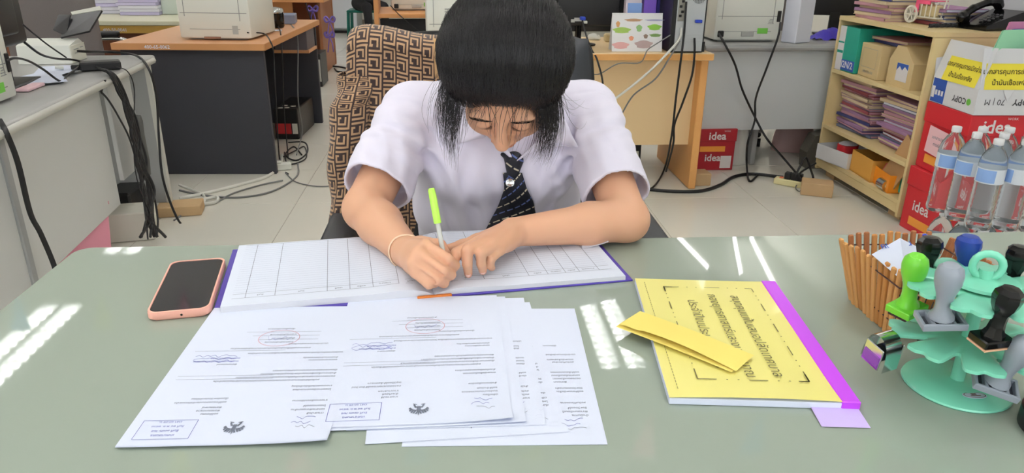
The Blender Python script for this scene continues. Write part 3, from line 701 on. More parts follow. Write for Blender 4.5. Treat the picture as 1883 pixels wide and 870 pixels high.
# right hand
iM, mM, rM, pM = V3(-.047, .991, .826), V3(-.058, .976, .822), V3(-.064, .969, .809), V3(-.061, .966, .796)
iP, mP, rP, pP = V3(-.0165, .968, .814), V3(-.023, .954, .803), V3(-.030, .953, .790), V3(-.043, .955, .782)
for m_, r_ in ((iM, .0105), (mM, .0105), (rM, .0105), (pM, .010)): B.cone(WR+(m_-WR)*.12, m_, .0165, r_, .012)
B.ell((WR+mM+rM)/3+V3(.014, .004, -.008), (.024, .026, .022), None, .015)
B.chain([iM, iP, V3(-.006, .985, .797), V3(-.012, .994, .783)], [.0100, .0090, .0080, .0066], .0016)
B.chain([mM, mP, V3(-.012, .972, .788), V3(-.018, .988, .780)], [.0100, .0090, .0082, .0070], .0016)
B.chain([rM, rP, V3(-.022, .966, .778), V3(-.034, .983, .779)], [.0096, .0086, .0078, .0070], .0016)
B.chain([pM, pP, V3(-.036, .966, .778), V3(-.045, .980, .779)], [.0088, .0078, .0070, .0064], .0016)
B.chain([WR+V3(.022, -.006, .012), V3(-.030, 1.020, .812), V3(-.018, 1.008, .798), V3(-.017, .997, .786)], [.016, .0118, .0098, .0078], .006)
for (a0, a1), (b0, b1) in (((iM, iP), (mM, mP)), ((mM, mP), (rM, rP)), ((rM, rP), (pM, pP))):
    o_ = V3(-.002, -.0075, .0065); g0 = (a0+b0)/2*.62+(a1+b1)/2*.38+o_*.9; g1 = (a1+b1)/2+o_*.7+V3(.004, 0, -.002); B.cone(g0, g1, .0012, .0026, .004, 's')
# left hand
li, lm, lr, lp = V3(.030, 1.034, .812), V3(.042, 1.027, .816), V3(.053, 1.022, .812), V3(.062, 1.026, .803)
for m_, r_ in ((li, .0108), (lm, .0108), (lr, .0102), (lp, .0095)): B.cone(WL+(m_-WL)*.1, m_, .017, r_, .012)
B.ell((WL+lm)/2+V3(-.004, .006, -.008), (.03, .025, .016), None, .015)
B.chain([li, V3(-.003, .998, .811), V3(-.010, .992, .793), V3(-.012, .994, .777)], [.0102, .0086, .0077, .0062], .0016)
B.chain([lm, V3(.013, .990, .819), V3(.0125, .990, .797), V3(.014, .998, .777)], [.0102, .0086, .0077, .0062], .0016)
B.chain([lr, V3(.033, .992, .813), V3(.033, .996, .794), V3(.036, 1.007, .777)], [.0098, .0083, .0073, .0060], .0016)
B.chain([lp, V3(.048, 1.006, .798), V3(.047, 1.010, .785), V3(.050, 1.019, .777)], [.0088, .0074, .0066, .0056], .0016)
B.chain([WL+V3(-.022, .004, -.004), V3(.030, 1.078, .796), V3(.006, 1.082, .788), V3(-.015, 1.086, .782)], [.016, .0125, .0095, .0075], .006)
# legs under the desk
for s in (-1, 1):
    kn = V3(.085+s*.085, 1.20, .555); B.cone((.085+s*.075, 1.62, .56), kn, .075, .055, .03); B.cone(kn, V3(.085+s*.085, 1.26, .30), .052, .048, .02); B.cone(V3(.085+s*.085, 1.26, .30), V3(.085+s*.085, 1.30, .09), .048, .034, .02)
    B.cone(V3(.085+s*.085, 1.30, .05), V3(.085+s*.09, 1.14, .035), .034, .028, .02)
BV, BF = body.mesh()
m_skin = mat('skin', (218, 168, 137), rough=.48, spec=.35, var=.03, scale=60, sss=.12)
nt = m_skin.node_tree; at_ = nt.nodes.new('ShaderNodeAttribute'); at_.attribute_name = 'tint'
mx_ = nt.nodes.new('ShaderNodeMix'); mx_.data_type = 'RGBA'; mx_.blend_type = 'MULTIPLY'; mx_.inputs[0].default_value = 1
src = [l for l in nt.links if l.to_socket.name == 'Base Color'][0].from_socket
nt.links.new(src, mx_.inputs[6]); nt.links.new(at_.outputs['Color'], mx_.inputs[7]); nt.links.new(mx_.outputs[2], nt.nodes['Principled BSDF'].inputs['Base Color'])
ob = npmesh('body', BV, BF, m_skin); del body, B
tint = np.ones((len(BV), 4), np.float32)
def paint(c, rad, col, p=2):
    d = np.linalg.norm((BV-c)/rad, axis=1); w_ = np.exp(-d**p*1.2)[:, None]; tint[:, :3] = tint[:, :3]*(1-w_)+np.array(col)*w_
def paintH(c, r3, col):
    q = (BV-c)@HA.T/np.array(r3); w_ = np.exp(-(q**2).sum(1)**2)[:, None]; tint[:, :3] = tint[:, :3]*(1-w_)+np.array(col)*w_
paintH(H(0, .1, -.061), (.02, .02, .0095), (.82, .52, .52))
for q in (V3(-.012, .993, .775), V3(.014, .996, .775), V3(.036, 1.004, .775), V3(-.016, 1.087, .782)): paint(q, .009, (1, .82, .82))
for q in (iP, mP, rP, V3(-.003, .998, .811), V3(.013, .990, .819)): paint(q, .008, (1, .9, .88))
sh_mask = (np.linalg.norm(BV-np.array([.17, 1.22, 0.03]), axis=1) < 0)
low = BV[:, 2] < .10; tint[low, :3] = (.05, .05, .06)
ca = ob.data.color_attributes.new('tint', 'FLOAT_COLOR', 'POINT'); ca.data.foreach_set('color', tint.ravel())
toperson(ob)
m_nail = mat('fingernail_gloss', (238, 196, 184), rough=.25, spec=.6, var=0)
for (tx, ty, tz, lean) in ((-.0122, .9885, .7795, 8), (.0138, .9925, .7800, 4), (.0358, 1.0015, .7800, 6)):
    nb_ = MB(); nb_.T = Matrix.Translation((tx, ty, tz))@Matrix.Rotation(R(-12), 4, 'X')@Matrix.Rotation(R(lean), 4, 'Y'); nb_.lathe([(0, -.0056), (.0030, -.0048), (.0042, -.002), (.0042, .002), (.0030, .0050), (0, .0056)], 14, sy=.32); toperson(nb_.obj('fingernail', m_nail, None, smooth=60))
# ---- shirt
m_shirt = mat('white_shirt_cloth', (233, 229, 245), rough=.8, var=.015, scale=8, bump=.12, bscale=900, sheen=.1)
S = SDF((-.27, 1.12, .56), (.42, 1.82, 1.06), .0026)
for s, sh in ((-1, SHR), (1, SHL)):
    c = .083+s*.062; S.cone((c, 1.60, .60), (c+s*.006, 1.435, .86), .112, .105, .03); S.cone((.083+s*.035, 1.395, .955), sh+V3(-s*.012, 0, .002), .053, .056, .04)
    S.ell((.083+s*.062, 1.365, .835), (.078, .062, .07), None, .05)
S.ell((.083, 1.455, .715), (.168, .112, .085), None, .05)
S.cone((.083, 1.37, .945), (.083, 1.33, .985), .06, .055, .03)
def sleeve(sh, el, t1, r0, r1, side):
    sh = np.array(sh); ax_ = el-sh; L_ = np.linalg.norm(ax_); ax_ = ax_/L_
    ph_ = side*1.3
    def fn(x, y, z):
        px, py, pz_ = x-sh[0], y-sh[1], z-sh[2]; t = px*ax_[0]+py*ax_[1]+pz_*ax_[2]; tt = np.clip(t, 0, L_*1.05)
        rr = np.sqrt((px-tt*ax_[0])**2+(py-tt*ax_[1])**2+(pz_-tt*ax_[2])**2)
        fold = .0030*np.sin(70*t+40*px*side-30*pz_)*np.exp(-((t-.07)/.06)**2)+.0030*np.sin(45*px+60*pz_+ph_)*np.clip(t/L_, 0, 1)+.0022*np.exp(-((t-.012)/.004)**2)
        d = rr-(r0+(r1-r0)*np.clip(t/L_, 0, 1))+fold
        return np.maximum(d, t-L_*1.02)
    m_ = max(r0, r1)+.02; S.put(fn, np.minimum(sh, el)-m_, np.maximum(sh, el)+m_, .022)
def open_sleeve(sh, el, t1):
    # cut the cuff square and hollow it, leaving a 4 mm cloth
    sh = np.array(sh); ax_ = el-sh; L_ = np.linalg.norm(ax_); ax_ = ax_/L_; c_ = sh+ax_*L_*.95
    sl, x, y, z = S._sl(c_-.16, c_+.16); px, py, pz_ = x-sh[0], y-sh[1], z-sh[2]; t = px*ax_[0]+py*ax_[1]+pz_*ax_[2]
    rr = np.sqrt((px-t*ax_[0])**2+(py-t*ax_[1])**2+(pz_-t*ax_[2])**2); D0 = S.D[sl].copy(); near = (rr < .088) & (t > L_*.55)
    D1 = np.maximum(D0, t-L_*t1); hol = np.minimum(-(D0+.0065), t-L_*(t1-.17)); D1 = np.maximum(D1, hol)
    S.D[sl] = np.where(near, D1, D0)
sleeve(SHR, ELR, .80, .062, .062, -1); sleeve(SHL, ELL, .78, .062, .060, 1)
# folds: soft ridges and grooves where the cloth pulls
def ridge(a, b, r, k=.02): S.cone(a, b, r, r*.5, k)
def groove(a, b, r, k=.012): S.cone(a, b, r, r*.4, k, 's')
groove((-.045, 1.315, .915), (-.060, 1.30, .80), .007, .02); groove((.215, 1.315, .915), (.232, 1.295, .80), .007, .02)
groove((-.02, 1.31, .78), (.03, 1.33, .73), .006, .02); groove((.19, 1.31, .79), (.14, 1.335, .735), .006, .02); groove((.02, 1.3, .87), (.0, 1.31, .76), .005, .025); groove((.16, 1.3, .88), (.185, 1.305, .77), .005, .025)
def crease(c, d, lam, amp, sig, bend=0.):
    d = np.array(d, float); d /= np.linalg.norm(d); m_ = 2.2*np.array(sig)
    sl, x, y, z = S._sl(np.array(c)-m_, np.array(c)+m_); px, py, pz_ = x-c[0], y-c[1], z-c[2]
    g_ = np.exp(-((px/sig[0])**2+(py/sig[1])**2+(pz_/sig[2])**2)); ph = (px*d[0]+py*d[1]+pz_*d[2])+bend*pz_*pz_
    wv = np.sin(2*np.pi*ph/lam); S.D[sl] += (amp*g_*(np.abs(wv)**.7*np.sign(wv))).astype(np.float32)
crease((-.055, 1.33, .86), (.8, 0, .6), .034, .0040, (.05, .09, .07), 3); crease((.222, 1.33, .86), (-.8, 0, .6), .034, .0040, (.05, .09, .07), -3)
crease((-.11, 1.33, .90), (.3, .5, .9), .030, .0034, (.06, .08, .06)); crease((.275, 1.33, .90), (-.3, .5, .9), .030, .0034, (.06, .08, .06))
crease((-.13, 1.27, .86), (.9, .2, -.4), .036, .0030, (.06, .06, .07), 4); crease((.285, 1.26, .85), (-.9, .3, -.5), .036, .0032, (.06, .06, .07), -4)
crease((.02, 1.35, .76), (1, 0, .25), .045, .0040, (.08, .1, .07)); crease((.16, 1.35, .76), (1, 0, -.3), .045, .0040, (.07, .1, .07)); crease((.16, 1.36, .95), (.9, 0, .4), .036, .0026, (.06, .07, .05)); crease((.01, 1.36, .95), (.9, 0, -.4), .036, .0026, (.06, .07, .05)); crease((.19, 1.31, .84), (1, 0, .5), .04, .003, (.05, .08, .06))
open_sleeve(SHR, ELR, .80); open_sleeve(SHL, ELL, .78)
S.cone((.083, 1.385, .965), (.075, 1.27, 1.02), .050, .056, .008, 's'); S.cone((.088, 1.29, .955), (.088, 1.25, .93), .022, .03, .01, 's')
SV, SF = S.mesh(); del S
osh = toperson(npmesh('shirt', SV, SF, m_shirt)); sm_ = osh.modifiers.new('soften', 'SMOOTH'); sm_.factor = .5; sm_.iterations = 4
from mathutils.bvhtree import BVHTree
bvh = BVHTree.FromPolygons([tuple(v) for v in SV], [tuple(int(i) for i in f) for f in SF])
def onshirt(x, y, off, Yd=1.30):
    d = Vector(_ray(x, y)).normalized(); h = bvh.ray_cast(Vector(CAM_POS), d)
    p = h[0] if h[0] is not None else PY(x, y, Yd)
    return p-d*off
def patch(corners, off, nu, nv):
    """cloth patch lying on the shirt front: corners tl, tr, br, bl at surveyed places, off = lift at those corners"""
    b = MB()
    def f(u, v):
        c = [(1-u)*(1-v), u*(1-v), u*v, (1-u)*v]
        x = sum(c[i]*corners[i][0] for i in range(4)); y = sum(c[i]*corners[i][1] for i in range(4)); o = sum(c[i]*off[i] for i in range(4))
        return onshirt(x, y, o)
    P = [[f(i/(nu-1), j/(nv-1)) for i in range(nu)] for j in range(nv)]
    for _ in range(3):   # relax so the cloth spans small hollows
        Q = [[p.copy() for p in r_] for r_ in P]
        for j in range(1, nv-1):
            for i in range(1, nu-1): Q[j][i] = (P[j-1][i]+P[j+1][i]+P[j][i-1]+P[j][i+1])/4
        P = Q
    b.grid(lambda u, v: P[round(v*(nv-1))][round(u*(nu-1))], nu, nv)
    return b
def solid(o, t):
    m = o.modifiers.new('thickness', 'SOLIDIFY'); m.thickness = t; m.offset = 0; return o
m_collar = m_shirt
for cn, of in (([(1016, 178), (1030, 200), (1062, 270), (985, 262)], [.034, .030, .018, .034]), ([(985, 262), (1062, 270), (1000, 266), (950, 296)], [.034, .018, .020, .020]),
               ([(848, 190), (870, 200), (893, 252), (836, 266)], [.032, .034, .034, .018]), ([(893, 226), (915, 236), (945, 296), (918, 272)], [.034, .036, .018, .02])):
    solid(toperson(patch(cn, of, 9, 9).obj('collar', m_collar, None, smooth=60)), .0022)
# ---- tie
m_tie = mat('tie_cloth', (34, 36, 46), rough=.6, var=.1)
nt = m_tie.node_tree; uvn = nt.nodes.new('ShaderNodeTexCoord'); mpn = nt.nodes.new('ShaderNodeMapping'); mpn.inputs['Rotation'].default_value = (0, 0, R(32)); mpn.inputs['Scale'].default_value = (1, 1, 1)
nt.links.new(uvn.outputs['UV'], mpn.inputs[0]); sp = nt.nodes.new('ShaderNodeSeparateXYZ'); nt.links.new(mpn.outputs[0], sp.inputs[0])
def mth(op, a, b=None):
    n_ = nt.nodes.new('ShaderNodeMath'); n_.operation = op
    for i, v in enumerate((a, b)):
        if v is None: continue
        if isinstance(v, (int, float)): n_.inputs[i].default_value = v
        else: nt.links.new(v, n_.inputs[i])
    return n_.outputs[0]
st_ = mth('LESS_THAN', mth('FRACT', mth('MULTIPLY', sp.outputs[1], 6.)), .16); dsh = mth('LESS_THAN', mth('FRACT', mth('MULTIPLY', sp.outputs[0], 7.)), .72)
alt = mth('LESS_THAN', mth('FRACT', mth('MULTIPLY', sp.outputs[1], 3.)), .5)
cm = nt.nodes.new('ShaderNodeMix'); cm.data_type = 'RGBA'; nt.links.new(alt, cm.inputs[0]); cm.inputs[6].default_value = rgb((96, 112, 170)); cm.inputs[7].default_value = rgb((206, 196, 172))
fm = nt.nodes.new('ShaderNodeMix'); fm.data_type = 'RGBA'; nt.links.new(mth('MULTIPLY', st_, dsh), fm.inputs[0]); fm.inputs[6].default_value = rgb((30, 32, 42)); nt.links.new(cm.outputs[2], fm.inputs[7])
nt.links.new(fm.outputs[2], nt.nodes['Principled BSDF'].inputs['Base Color'])
def uvgrid(o, nu, nv, su=1, sv=1):
    uv = o.data.uv_layers.new(name='UVMap'); me = o.data
    for p in me.polygons:
        for li_, vi in zip(p.loop_indices, p.vertices): uv.data[li_].uv = ((vi % nu)/(nu-1)*su, (vi//nu)/(nv-1)*sv)
tieg = MB(); TP = [[None]*9 for _ in range(16)]
tl_ = [(925, 960, 318), (928, 968, 345), (918, 982, 375), (905, 986, 400), (890, 984, 428)]
for j in range(16):
    q = j/15*4; i0 = min(int(q), 3); f = q-i0; xl, xr, yy = [tl_[i0][k]*(1-f)+tl_[i0+1][k]*f for k in range(3)]
    for i in range(9):
        u = i/8; TP[j][i] = onshirt(xl+(xr-xl)*u, yy-8*(u-.5)*0, .0065+.004*math.sin(math.pi*u))
tieg.grid(lambda u, v: TP[round(v*15)][round(u*8)], 9, 16); o = tieg.obj('tie_blade', m_tie, None, smooth=70); uvgrid(o, 9, 16, .7, 1.4); solid(toperson(o), .003)
kn = SDF((-.05, 1.15, .75), (.25, 1.45, 1.0), .002)
k0, k1 = onshirt(945, 296, .004), onshirt(943, 318, .006)
kn.cone(np.array(k0), np.array(k1), .018, .0115, .006); kn.cone(np.array(onshirt(924, 284, .002)), np.array(k0), .004, .006, .006)
KV, KF = kn.mesh(); o = npmesh('tie_knot', KV, KF, m_tie)
uv = o.data.uv_layers.new(name='UVMap'); li_ = np.zeros(len(o.data.loops), np.int32); o.data.loops.foreach_get('vertex_index', li_)
uv.data.foreach_set('uv', (np.stack([KV[li_, 0]*9, KV[li_, 2]*9], 1)).astype(np.float32).ravel()); toperson(o)
bp_ = onshirt(938, 336, .013); b = MB(); b.T = Matrix.Translation(bp_)@(-Vector(_ray(938, 336))).to_track_quat('Z', 'Y').to_matrix().to_4x4()
b.lathe([(0, 0), (.0075, 0), (.0085, .0012), (.0075, .0025), (.006, .0022), (.0055, .0032), (.003, .0038), (0, .004)], 24); toperson(b.obj('silver_brooch', m_steel, None, smooth=40))
# ---- dark skirt
m_skirt_ = mat('black_skirt_cloth', (24, 25, 30), rough=.8, var=.1, bump=.2)
K = SDF((-.2, 1.1, .42), (.38, 1.82, .72), .005)
for s in (-1, 1): K.cone((.085+s*.075, 1.62, .565), (.085+s*.08, 1.24, .565), .093, .072, .04)
K.ell((.085, 1.62, .60), (.185, .145, .115), None, .05); K.ell((.085, 1.44, .62), (.15, .12, .06), None, .05)
KV, KF = K.mesh(); toperson(npmesh('skirt', KV, KF, m_skirt_)); del K
# ---- wrist band
b = MB(); d = (ELR-WR)/np.linalg.norm(ELR-WR); c = WR+d*.004; u_ = np.cross(d, V3(0, 0, 1)); u_ /= np.linalg.norm(u_); v_ = np.cross(d, u_)
pts = [tuple(c+.0268*(math.cos(t)*u_+math.sin(t)*v_)+d*.004*math.sin(t*2)) for t in np.linspace(0, 2*math.pi, 33)]
b.tube(pts, .0015, 6, smooth=False); toperson(b.obj('wrist_band', mat('rubber_band', (236, 206, 176), rough=.5), None, smooth=60))
# ---- hair
m_hair = mat('black_hair', (30, 28, 30), rough=.30, spec=.7, var=.4, scale=60); m_cap = mat('hair_underlayer', (22, 20, 22), rough=.85, spec=.1, var=.3, scale=90)
hc, hr = (0, -.014, .038), (.107, .113, .112)
G = SDF(HC-.22, HC+.22, .003)
G.ell(H(*hc), hr, HA, .01); G.cone(H(0, -.085, -.01), (.09, 1.40, 1.0), .072, .045, .05)
pn = V3(0, .70, -.71); pn /= np.linalg.norm(pn); p0_ = V3(0, .090, .058)
def facecut(x, y, z):
    qx, qy, qz = x-HC[0], y-HC[1], z-HC[2]; l = [HA[i][0]*qx+HA[i][1]*qy+HA[i][2]*qz for i in range(3)]
    side = .036*(np.abs(l[0])/.07)**2.5
    return -((l[1]-p0_[1])*pn[1]+(l[2]-p0_[2])*pn[2]-side+.004*np.sin(l[0]*190))
G.put(facecut, HC-.2, HC+.2, .065, 's')
def grooves(x, y, z):
    qx, qy, qz = x-HC[0], y-HC[1], z-HC[2]; l0 = HA[0][0]*qx+HA[0][1]*qy+HA[0][2]*qz; l1 = HA[1][0]*qx+HA[1][1]*qy+HA[1][2]*qz; l2 = HA[2][0]*qx+HA[2][1]*qy+HA[2][2]*qz
    an = np.arctan2(l0, np.sqrt((l1)**2+(l2-.03)**2)+.02)
    return .0006*np.sin(an*37+9*np.sin(an*5))+.0005*np.sin(an*83+2)
sl, x, y, z = G._sl(HC-.2, HC+.2); G.D[sl] += grooves(x, y, z)
GV, GF = G.mesh(); del G
ohair = toperson(npmesh('hair', GV, GF, m_cap))
# combed-back strands over the cap
NS, KS = 6500, 20
A = rng.uniform(-82, 82, NS); A = np.radians(np.sign(A)*np.abs(A)); t0 = np.radians(rng.uniform(-12, 95, NS)); t0[:1500] = np.radians(rng.uniform(14, 26, 1500)); t1 = t0+np.radians(rng.uniform(45, 120, NS)); t1 = np.minimum(t1, np.radians(205))
tt = np.linspace(0, 1, KS)[None, :]; T_ = t0[:, None]+(t1-t0)[:, None]*tt
Aw = A[:, None]+.11*np.sin(rng.uniform(0, 6.3, NS)[:, None]+3*tt)*rng.uniform(0, 1, NS)[:, None]
sc_ = 1.0+rng.uniform(-.006, .02, NS)[:, None]+.012*np.sin(rng.uniform(0, 6.3, NS)[:, None]+7*tt)*rng.random(NS)[:, None]+.025*(rng.random(NS)[:, None] < .05)*np.sin(np.pi*tt)
loc_ = np.stack([hr[0]*np.sin(Aw)*sc_, hc[1]+hr[1]*np.cos(Aw)*np.cos(T_)*sc_, hc[2]+hr[2]*np.cos(Aw)*np.sin(T_)*sc_], -1)
inside = ((loc_[:, 0, 1]-p0_[1])*pn[1]+(loc_[:, 0, 2]-p0_[2])*pn[2]-.036*(np.abs(loc_[:, 0, 0])/.07)**2.5) < .004
loc_ = loc_[inside]; pd_ = .036*(np.abs(loc_[..., 0])/.07)**2.5-((loc_[..., 1]-p0_[1])*pn[1]+(loc_[..., 2]-p0_[2])*pn[2]); sf_ = 1-.13*np.exp(-np.clip(pd_, 0, 1)/.024); hc3 = np.array(hc); loc_ = hc3+(loc_-hc3)*sf_[..., None]; W_ = HC+loc_@HA
# fine roots from the forehead on to the cap
NR = 1300; A2 = np.radians(rng.uniform(-70, 70, NR)); u0 = np.radians(27-20*rng.beta(1.2, 3.2, NR)+12*rng.random(NR)-14*np.abs(np.sin(A2))**1.5); ss = np.linspace(0, 1, KS)[None, :]; T2 = u0[:, None]+np.radians(rng.uniform(35, 70, NR))[:, None]*ss
bl_ = np.clip(ss*1.25, 0, 1); bl_ = bl_*bl_*(3-2*bl_)
A3 = A2[:, None]+.06*rng.normal(0, 1, NR)[:, None]*ss
rx, ry, rz_ = [.0755*(1-bl_)+hr[0]*1.006*bl_, .0935*(1-bl_)+hr[1]*1.006*bl_, .0835*(1-bl_)+hr[2]*1.006*bl_]; cy_, cz_ = -.008*(1-bl_)+hc[1]*bl_, .035*(1-bl_)+hc[2]*bl_
rt_ = np.stack([rx*np.sin(A3), cy_+ry*np.cos(A3)*np.cos(T2), cz_+rz_*np.cos(A3)*np.sin(T2)], -1); W_ = np.concatenate([W_, HC+rt_@HA])
hv, hf = strands(W_, rng.uniform(.0002, .00042, len(W_)))
o = npmesh('hair_strands', hv, hf, m_hair); toperson(o); o['kind'] = 'stuff'
# loose locks framing the face, and fringe wisps
def lock(n, roots, ends, spread0, spread1, bow, r=(.00014, .00034), tlen=(.6, 1.1)):
    out = []
    for i in range(n):
        f = random.random(); a = np.array(roots[0])*(1-f)+np.array(roots[1])*f+rng.normal(0, spread0, 3); e = np.array(ends[0])*(1-f)+np.array(ends[1])*f+rng.normal(0, spread1, 3)
        L_ = random.uniform(*tlen); bw_ = np.array(bow)*random.uniform(.3, 1.3)+rng.normal(0, .004, 3)
        s_ = np.linspace(0, L_, 16)[:, None]; out.append(a+(e-a)*s_+4*bw_*s_*(1-s_*.8)+rng.normal(0, .0008, 3)*np.sin(6*s_))
    return np.array(out), rng.uniform(r[0], r[1], n)
LK = []
pt = lambda x, y, Y: np.array(PY(x, y, Y))
LK.append(lock(280, (pt(815, 150, 1.17), pt(852, 195, 1.12)), (pt(824, 268, 1.165), pt(836, 305, 1.15)), .004, .0035, (-.004, -.006, .0), tlen=(.35, 1.1)))
LK.append(lock(40, (pt(812, 130, 1.18), pt(830, 180, 1.15)), (pt(812, 235, 1.19), pt(824, 285, 1.18)), .004, .006, (-.012, -.004, .0), tlen=(.35, 1.1)))
LK.append(lock(480, (pt(985, 168, 1.115), pt(1020, 140, 1.15)), (pt(975, 290, 1.17), pt(998, 300, 1.18)), .004, .0045, (.014, -.008, .0), tlen=(.4, 1.05)))
LK.append(lock(60, (pt(985, 175, 1.105), pt(1012, 180, 1.13)), (pt(945, 300, 1.19), pt(978, 285, 1.18)), .003, .005, (.012, -.008, -.004), tlen=(.4, 1.05)))
LK.append(lock(26, (H(-.02, .088, .075), H(.045, .080, .07)), (H(-.022, .112, .0), H(.03, .112, -.03)), .003, .006, (0, -.008, 0), (.00022, .0005), (.5, 1.1)))
LK.append(lock(16, (H(-.05, .07, .055), H(-.02, .09, .06)), (pt(850, 245, 1.12), pt(880, 225, 1.11)), .003, .008, (0, -.008, 0), (.0002, .0004)))
LK.append(lock(10, (pt(1020, 150, 1.17), pt(1030, 170, 1.18)), (pt(1050, 190, 1.22), pt(1100, 165, 1.28)), .003, .008, (0, -.01, -.03), (.0002, .0003)))
for i, (P_, r_) in enumerate(LK):
    hv, hf = strands(P_, r_); o = npmesh('hair_lock' if i < 4 else 'fringe', hv, hf, m_hair); toperson(o); o['kind'] = 'stuff'
# brows and lashes, set on the skin of the face
fm_ = np.linalg.norm(BV[BF[:, 0]]-H(0, .08, 0), axis=1) < .075
fb = BVHTree.FromPolygons([tuple(v) for v in BV[BF[fm_]].reshape(-1, 3)], [(4*i, 4*i+1, 4*i+2, 4*i+3) for i in range(int(fm_.sum()))])
def onface(x, u, off=.0007):
    h = fb.ray_cast(Vector(H(x, .2, u)), Vector(-ef)); return (np.array(h[0]) if h[0] is not None else H(x, .09, u))+ef*off
for s in (-1, 1):
    P_ = []
    for i in range(95):
        f = random.random(); x = s*(.014+.034*f); u = .024+.005*math.sin(math.pi*f*.9)+random.uniform(-.0026, .0026)*(1-.5*f)
        P_.append([onface(x, u), onface(x+s*.0035, u+.001), onface(x+s*.007, u+.0004)])
    hv, hf = strands(np.array(P_), np.full(len(P_), .00022)); toperson(npmesh('eyebrow', hv, hf, m_cap))
    P_ = []
    for i in range(40):
        f = i/39; x = s*(.017+.029*f); a = onface(x, -.004-.002*math.sin(math.pi*f), .0002); P_.append([a, a+.003*ef-.0025*eu+s*ex*.0015*f, a+.0045*ef-.004*eu+s*ex*.003*f])
    hv, hf = strands(np.array(P_), np.full(len(P_), .00028)); toperson(npmesh('eyelash', hv, hf, m_cap))
# ---- the pen she writes with
m_clear = mat('clear_barrel', (224, 228, 222), rough=.12, trans=.0, var=.05, alpha=.75); m_limecap = mat('lime_cap', (190, 244, 96), rough=.35, var=.03)
tip = Vector((-.015, .982, ZD+.0125)); tp = Vector((-.038, 1.024, .903)); q = (tp-tip).normalized()
pen = thing('ballpoint_pen', 'ballpoint pen with clear barrel and lime green cap held in the writing hand', 'pen', tip); L_ = (tp-tip).length
Mq = q.to_track_quat('Z', 'Y').to_matrix().to_4x4()
b = MB(); b.T = Mq; b.lathe([(.0005, 0), (.0009, .002), (.0028, .012), (.0036, .02), (.0036, L_-.012), (.003, L_-.008), (0, L_-.008)], 12); b.obj('barrel', m_clear, pen, smooth=40)
b = MB(); b.T = Mq; b.cyl((0, 0, .01), (0, 0, L_-.03), .0013, n=8); b.obj('ink_refill', mat('refill', (150, 156, 150), rough=.3), pen)
b = MB(); b.T = Mq; z0 = L_-.052
b.lathe([(.0052, z0), (.0056, z0+.002), (.0056, L_-.012), (.0048, L_-.002), (.004, L_), (0, L_)], 10); cp = b.obj('cap', m_limecap, pen, smooth=30)
b = MB(); b.T = Mq; b.box((0, -.0072, z0+.027), (.0046, .0022, .046), b=.0008); b.box((0, -.0055, L_-.004), (.0046, .005, .004), b=.0008); b.obj('clip', m_limecap, cp)
# ================================================================== THE WRITER'S CHAIR AND JACKET
m_leather = mat('black_leather', (44, 47, 52), rough=.38, var=.15, scale=25, bump=.25, bscale=400)
ch = thing('office_chair', 'black leather office chair the woman sits on', 'chair', (.085, 1.60, 0))
def cushion(mb, c, d, b, rot=None): mb.box(c, d, b=b, seg=4, rot=rot); return mb
cushion(MB(), (0, .0, .415), (.56, .52, .09), .035).obj('seat', m_leather, ch, smooth=40)
b = MB(); b.T = Matrix.Translation((-.018, .245, .49))@Matrix.Rotation(R(-5), 4, 'X')
NB = 16
def back(u, v, s):
    w_ = .275*(1-.05*(2*v-1)**2*(1 if v > .5 else .3)); x = w_*(2*u-1); e = (1-(abs(2*u-1))**6)**.5*(1-abs(2*v-1)**8)**.5
    return (x, s*(.012+.045*e)+.03*(2*u-1)**2*-1, .53*v)
b.grid(lambda u, v: back(u, v, -1), 20, 22); b.grid(lambda u, v: back(u, v, 1), 20, 22, flip=True); b.obj('backrest', m_leather, ch, smooth=60)
b = MB(); b.T = Matrix.Translation((-.018, .245, .49))@Matrix.Rotation(R(-5), 4, 'X')
b.tube([(x, -.03*(x/.265)**2+.0, z) for x, z in ((-.25, 0), (-.272, .15), (-.276, .3), (-.27, .45), (-.25, .515), (-.15, .535), (0, .537), (.15, .535), (.25, .515), (.27, .45), (.276, .3), (.272, .15), (.25, 0))], .011, 8); b.obj('piping', m_black, ch, smooth=60)
for s in (-1, 1):
    b = MB(); cushion(b, (s*.355+.0, -.03, .61), (.075, .33, .045), .02).obj('armrest', m_leather, ch, smooth=40)
    b = MB(); b.tube([(s*.35, -.16, .60), (s*.36, -.17, .50), (s*.33, -.10, .39), (s*.24, 0, .37)], .016, 8); b.tube([(s*.35, .10, .60), (s*.355, .11, .5), (s*.30, .09, .39)], .016, 8); b.obj('arm_bracket', m_black, ch, smooth=60)
MB().cyl((0, 0, .10), (0, 0, .37), .03, n=16).obj('gas_lift', m_black, ch, smooth=40)
lg = None
for i in range(5):
    a = R(72*i+20); b = MB(); e = Vector((.29*math.cos(a), .29*math.sin(a), .075)); b.tube([(0, 0, .11), tuple(e*.6+Vector((0, 0, .04))), tuple(e)], [.026, .022, .016], 8); b.obj('leg', m_black, ch, smooth=60)
    b = MB(); n_ = Vector((-math.sin(a), math.cos(a), 0)); 
    for s in (-1, 1): b.cyl(e+n_*.008*s-Vector((0, 0, .047)), e+n_*.022*s-Vector((0, 0, .047)), .027, n=16)
    b.cyl(e-Vector((0, 0, .05)), e, .006, n=8); b.obj('caster', m_black, ch, smooth=40)
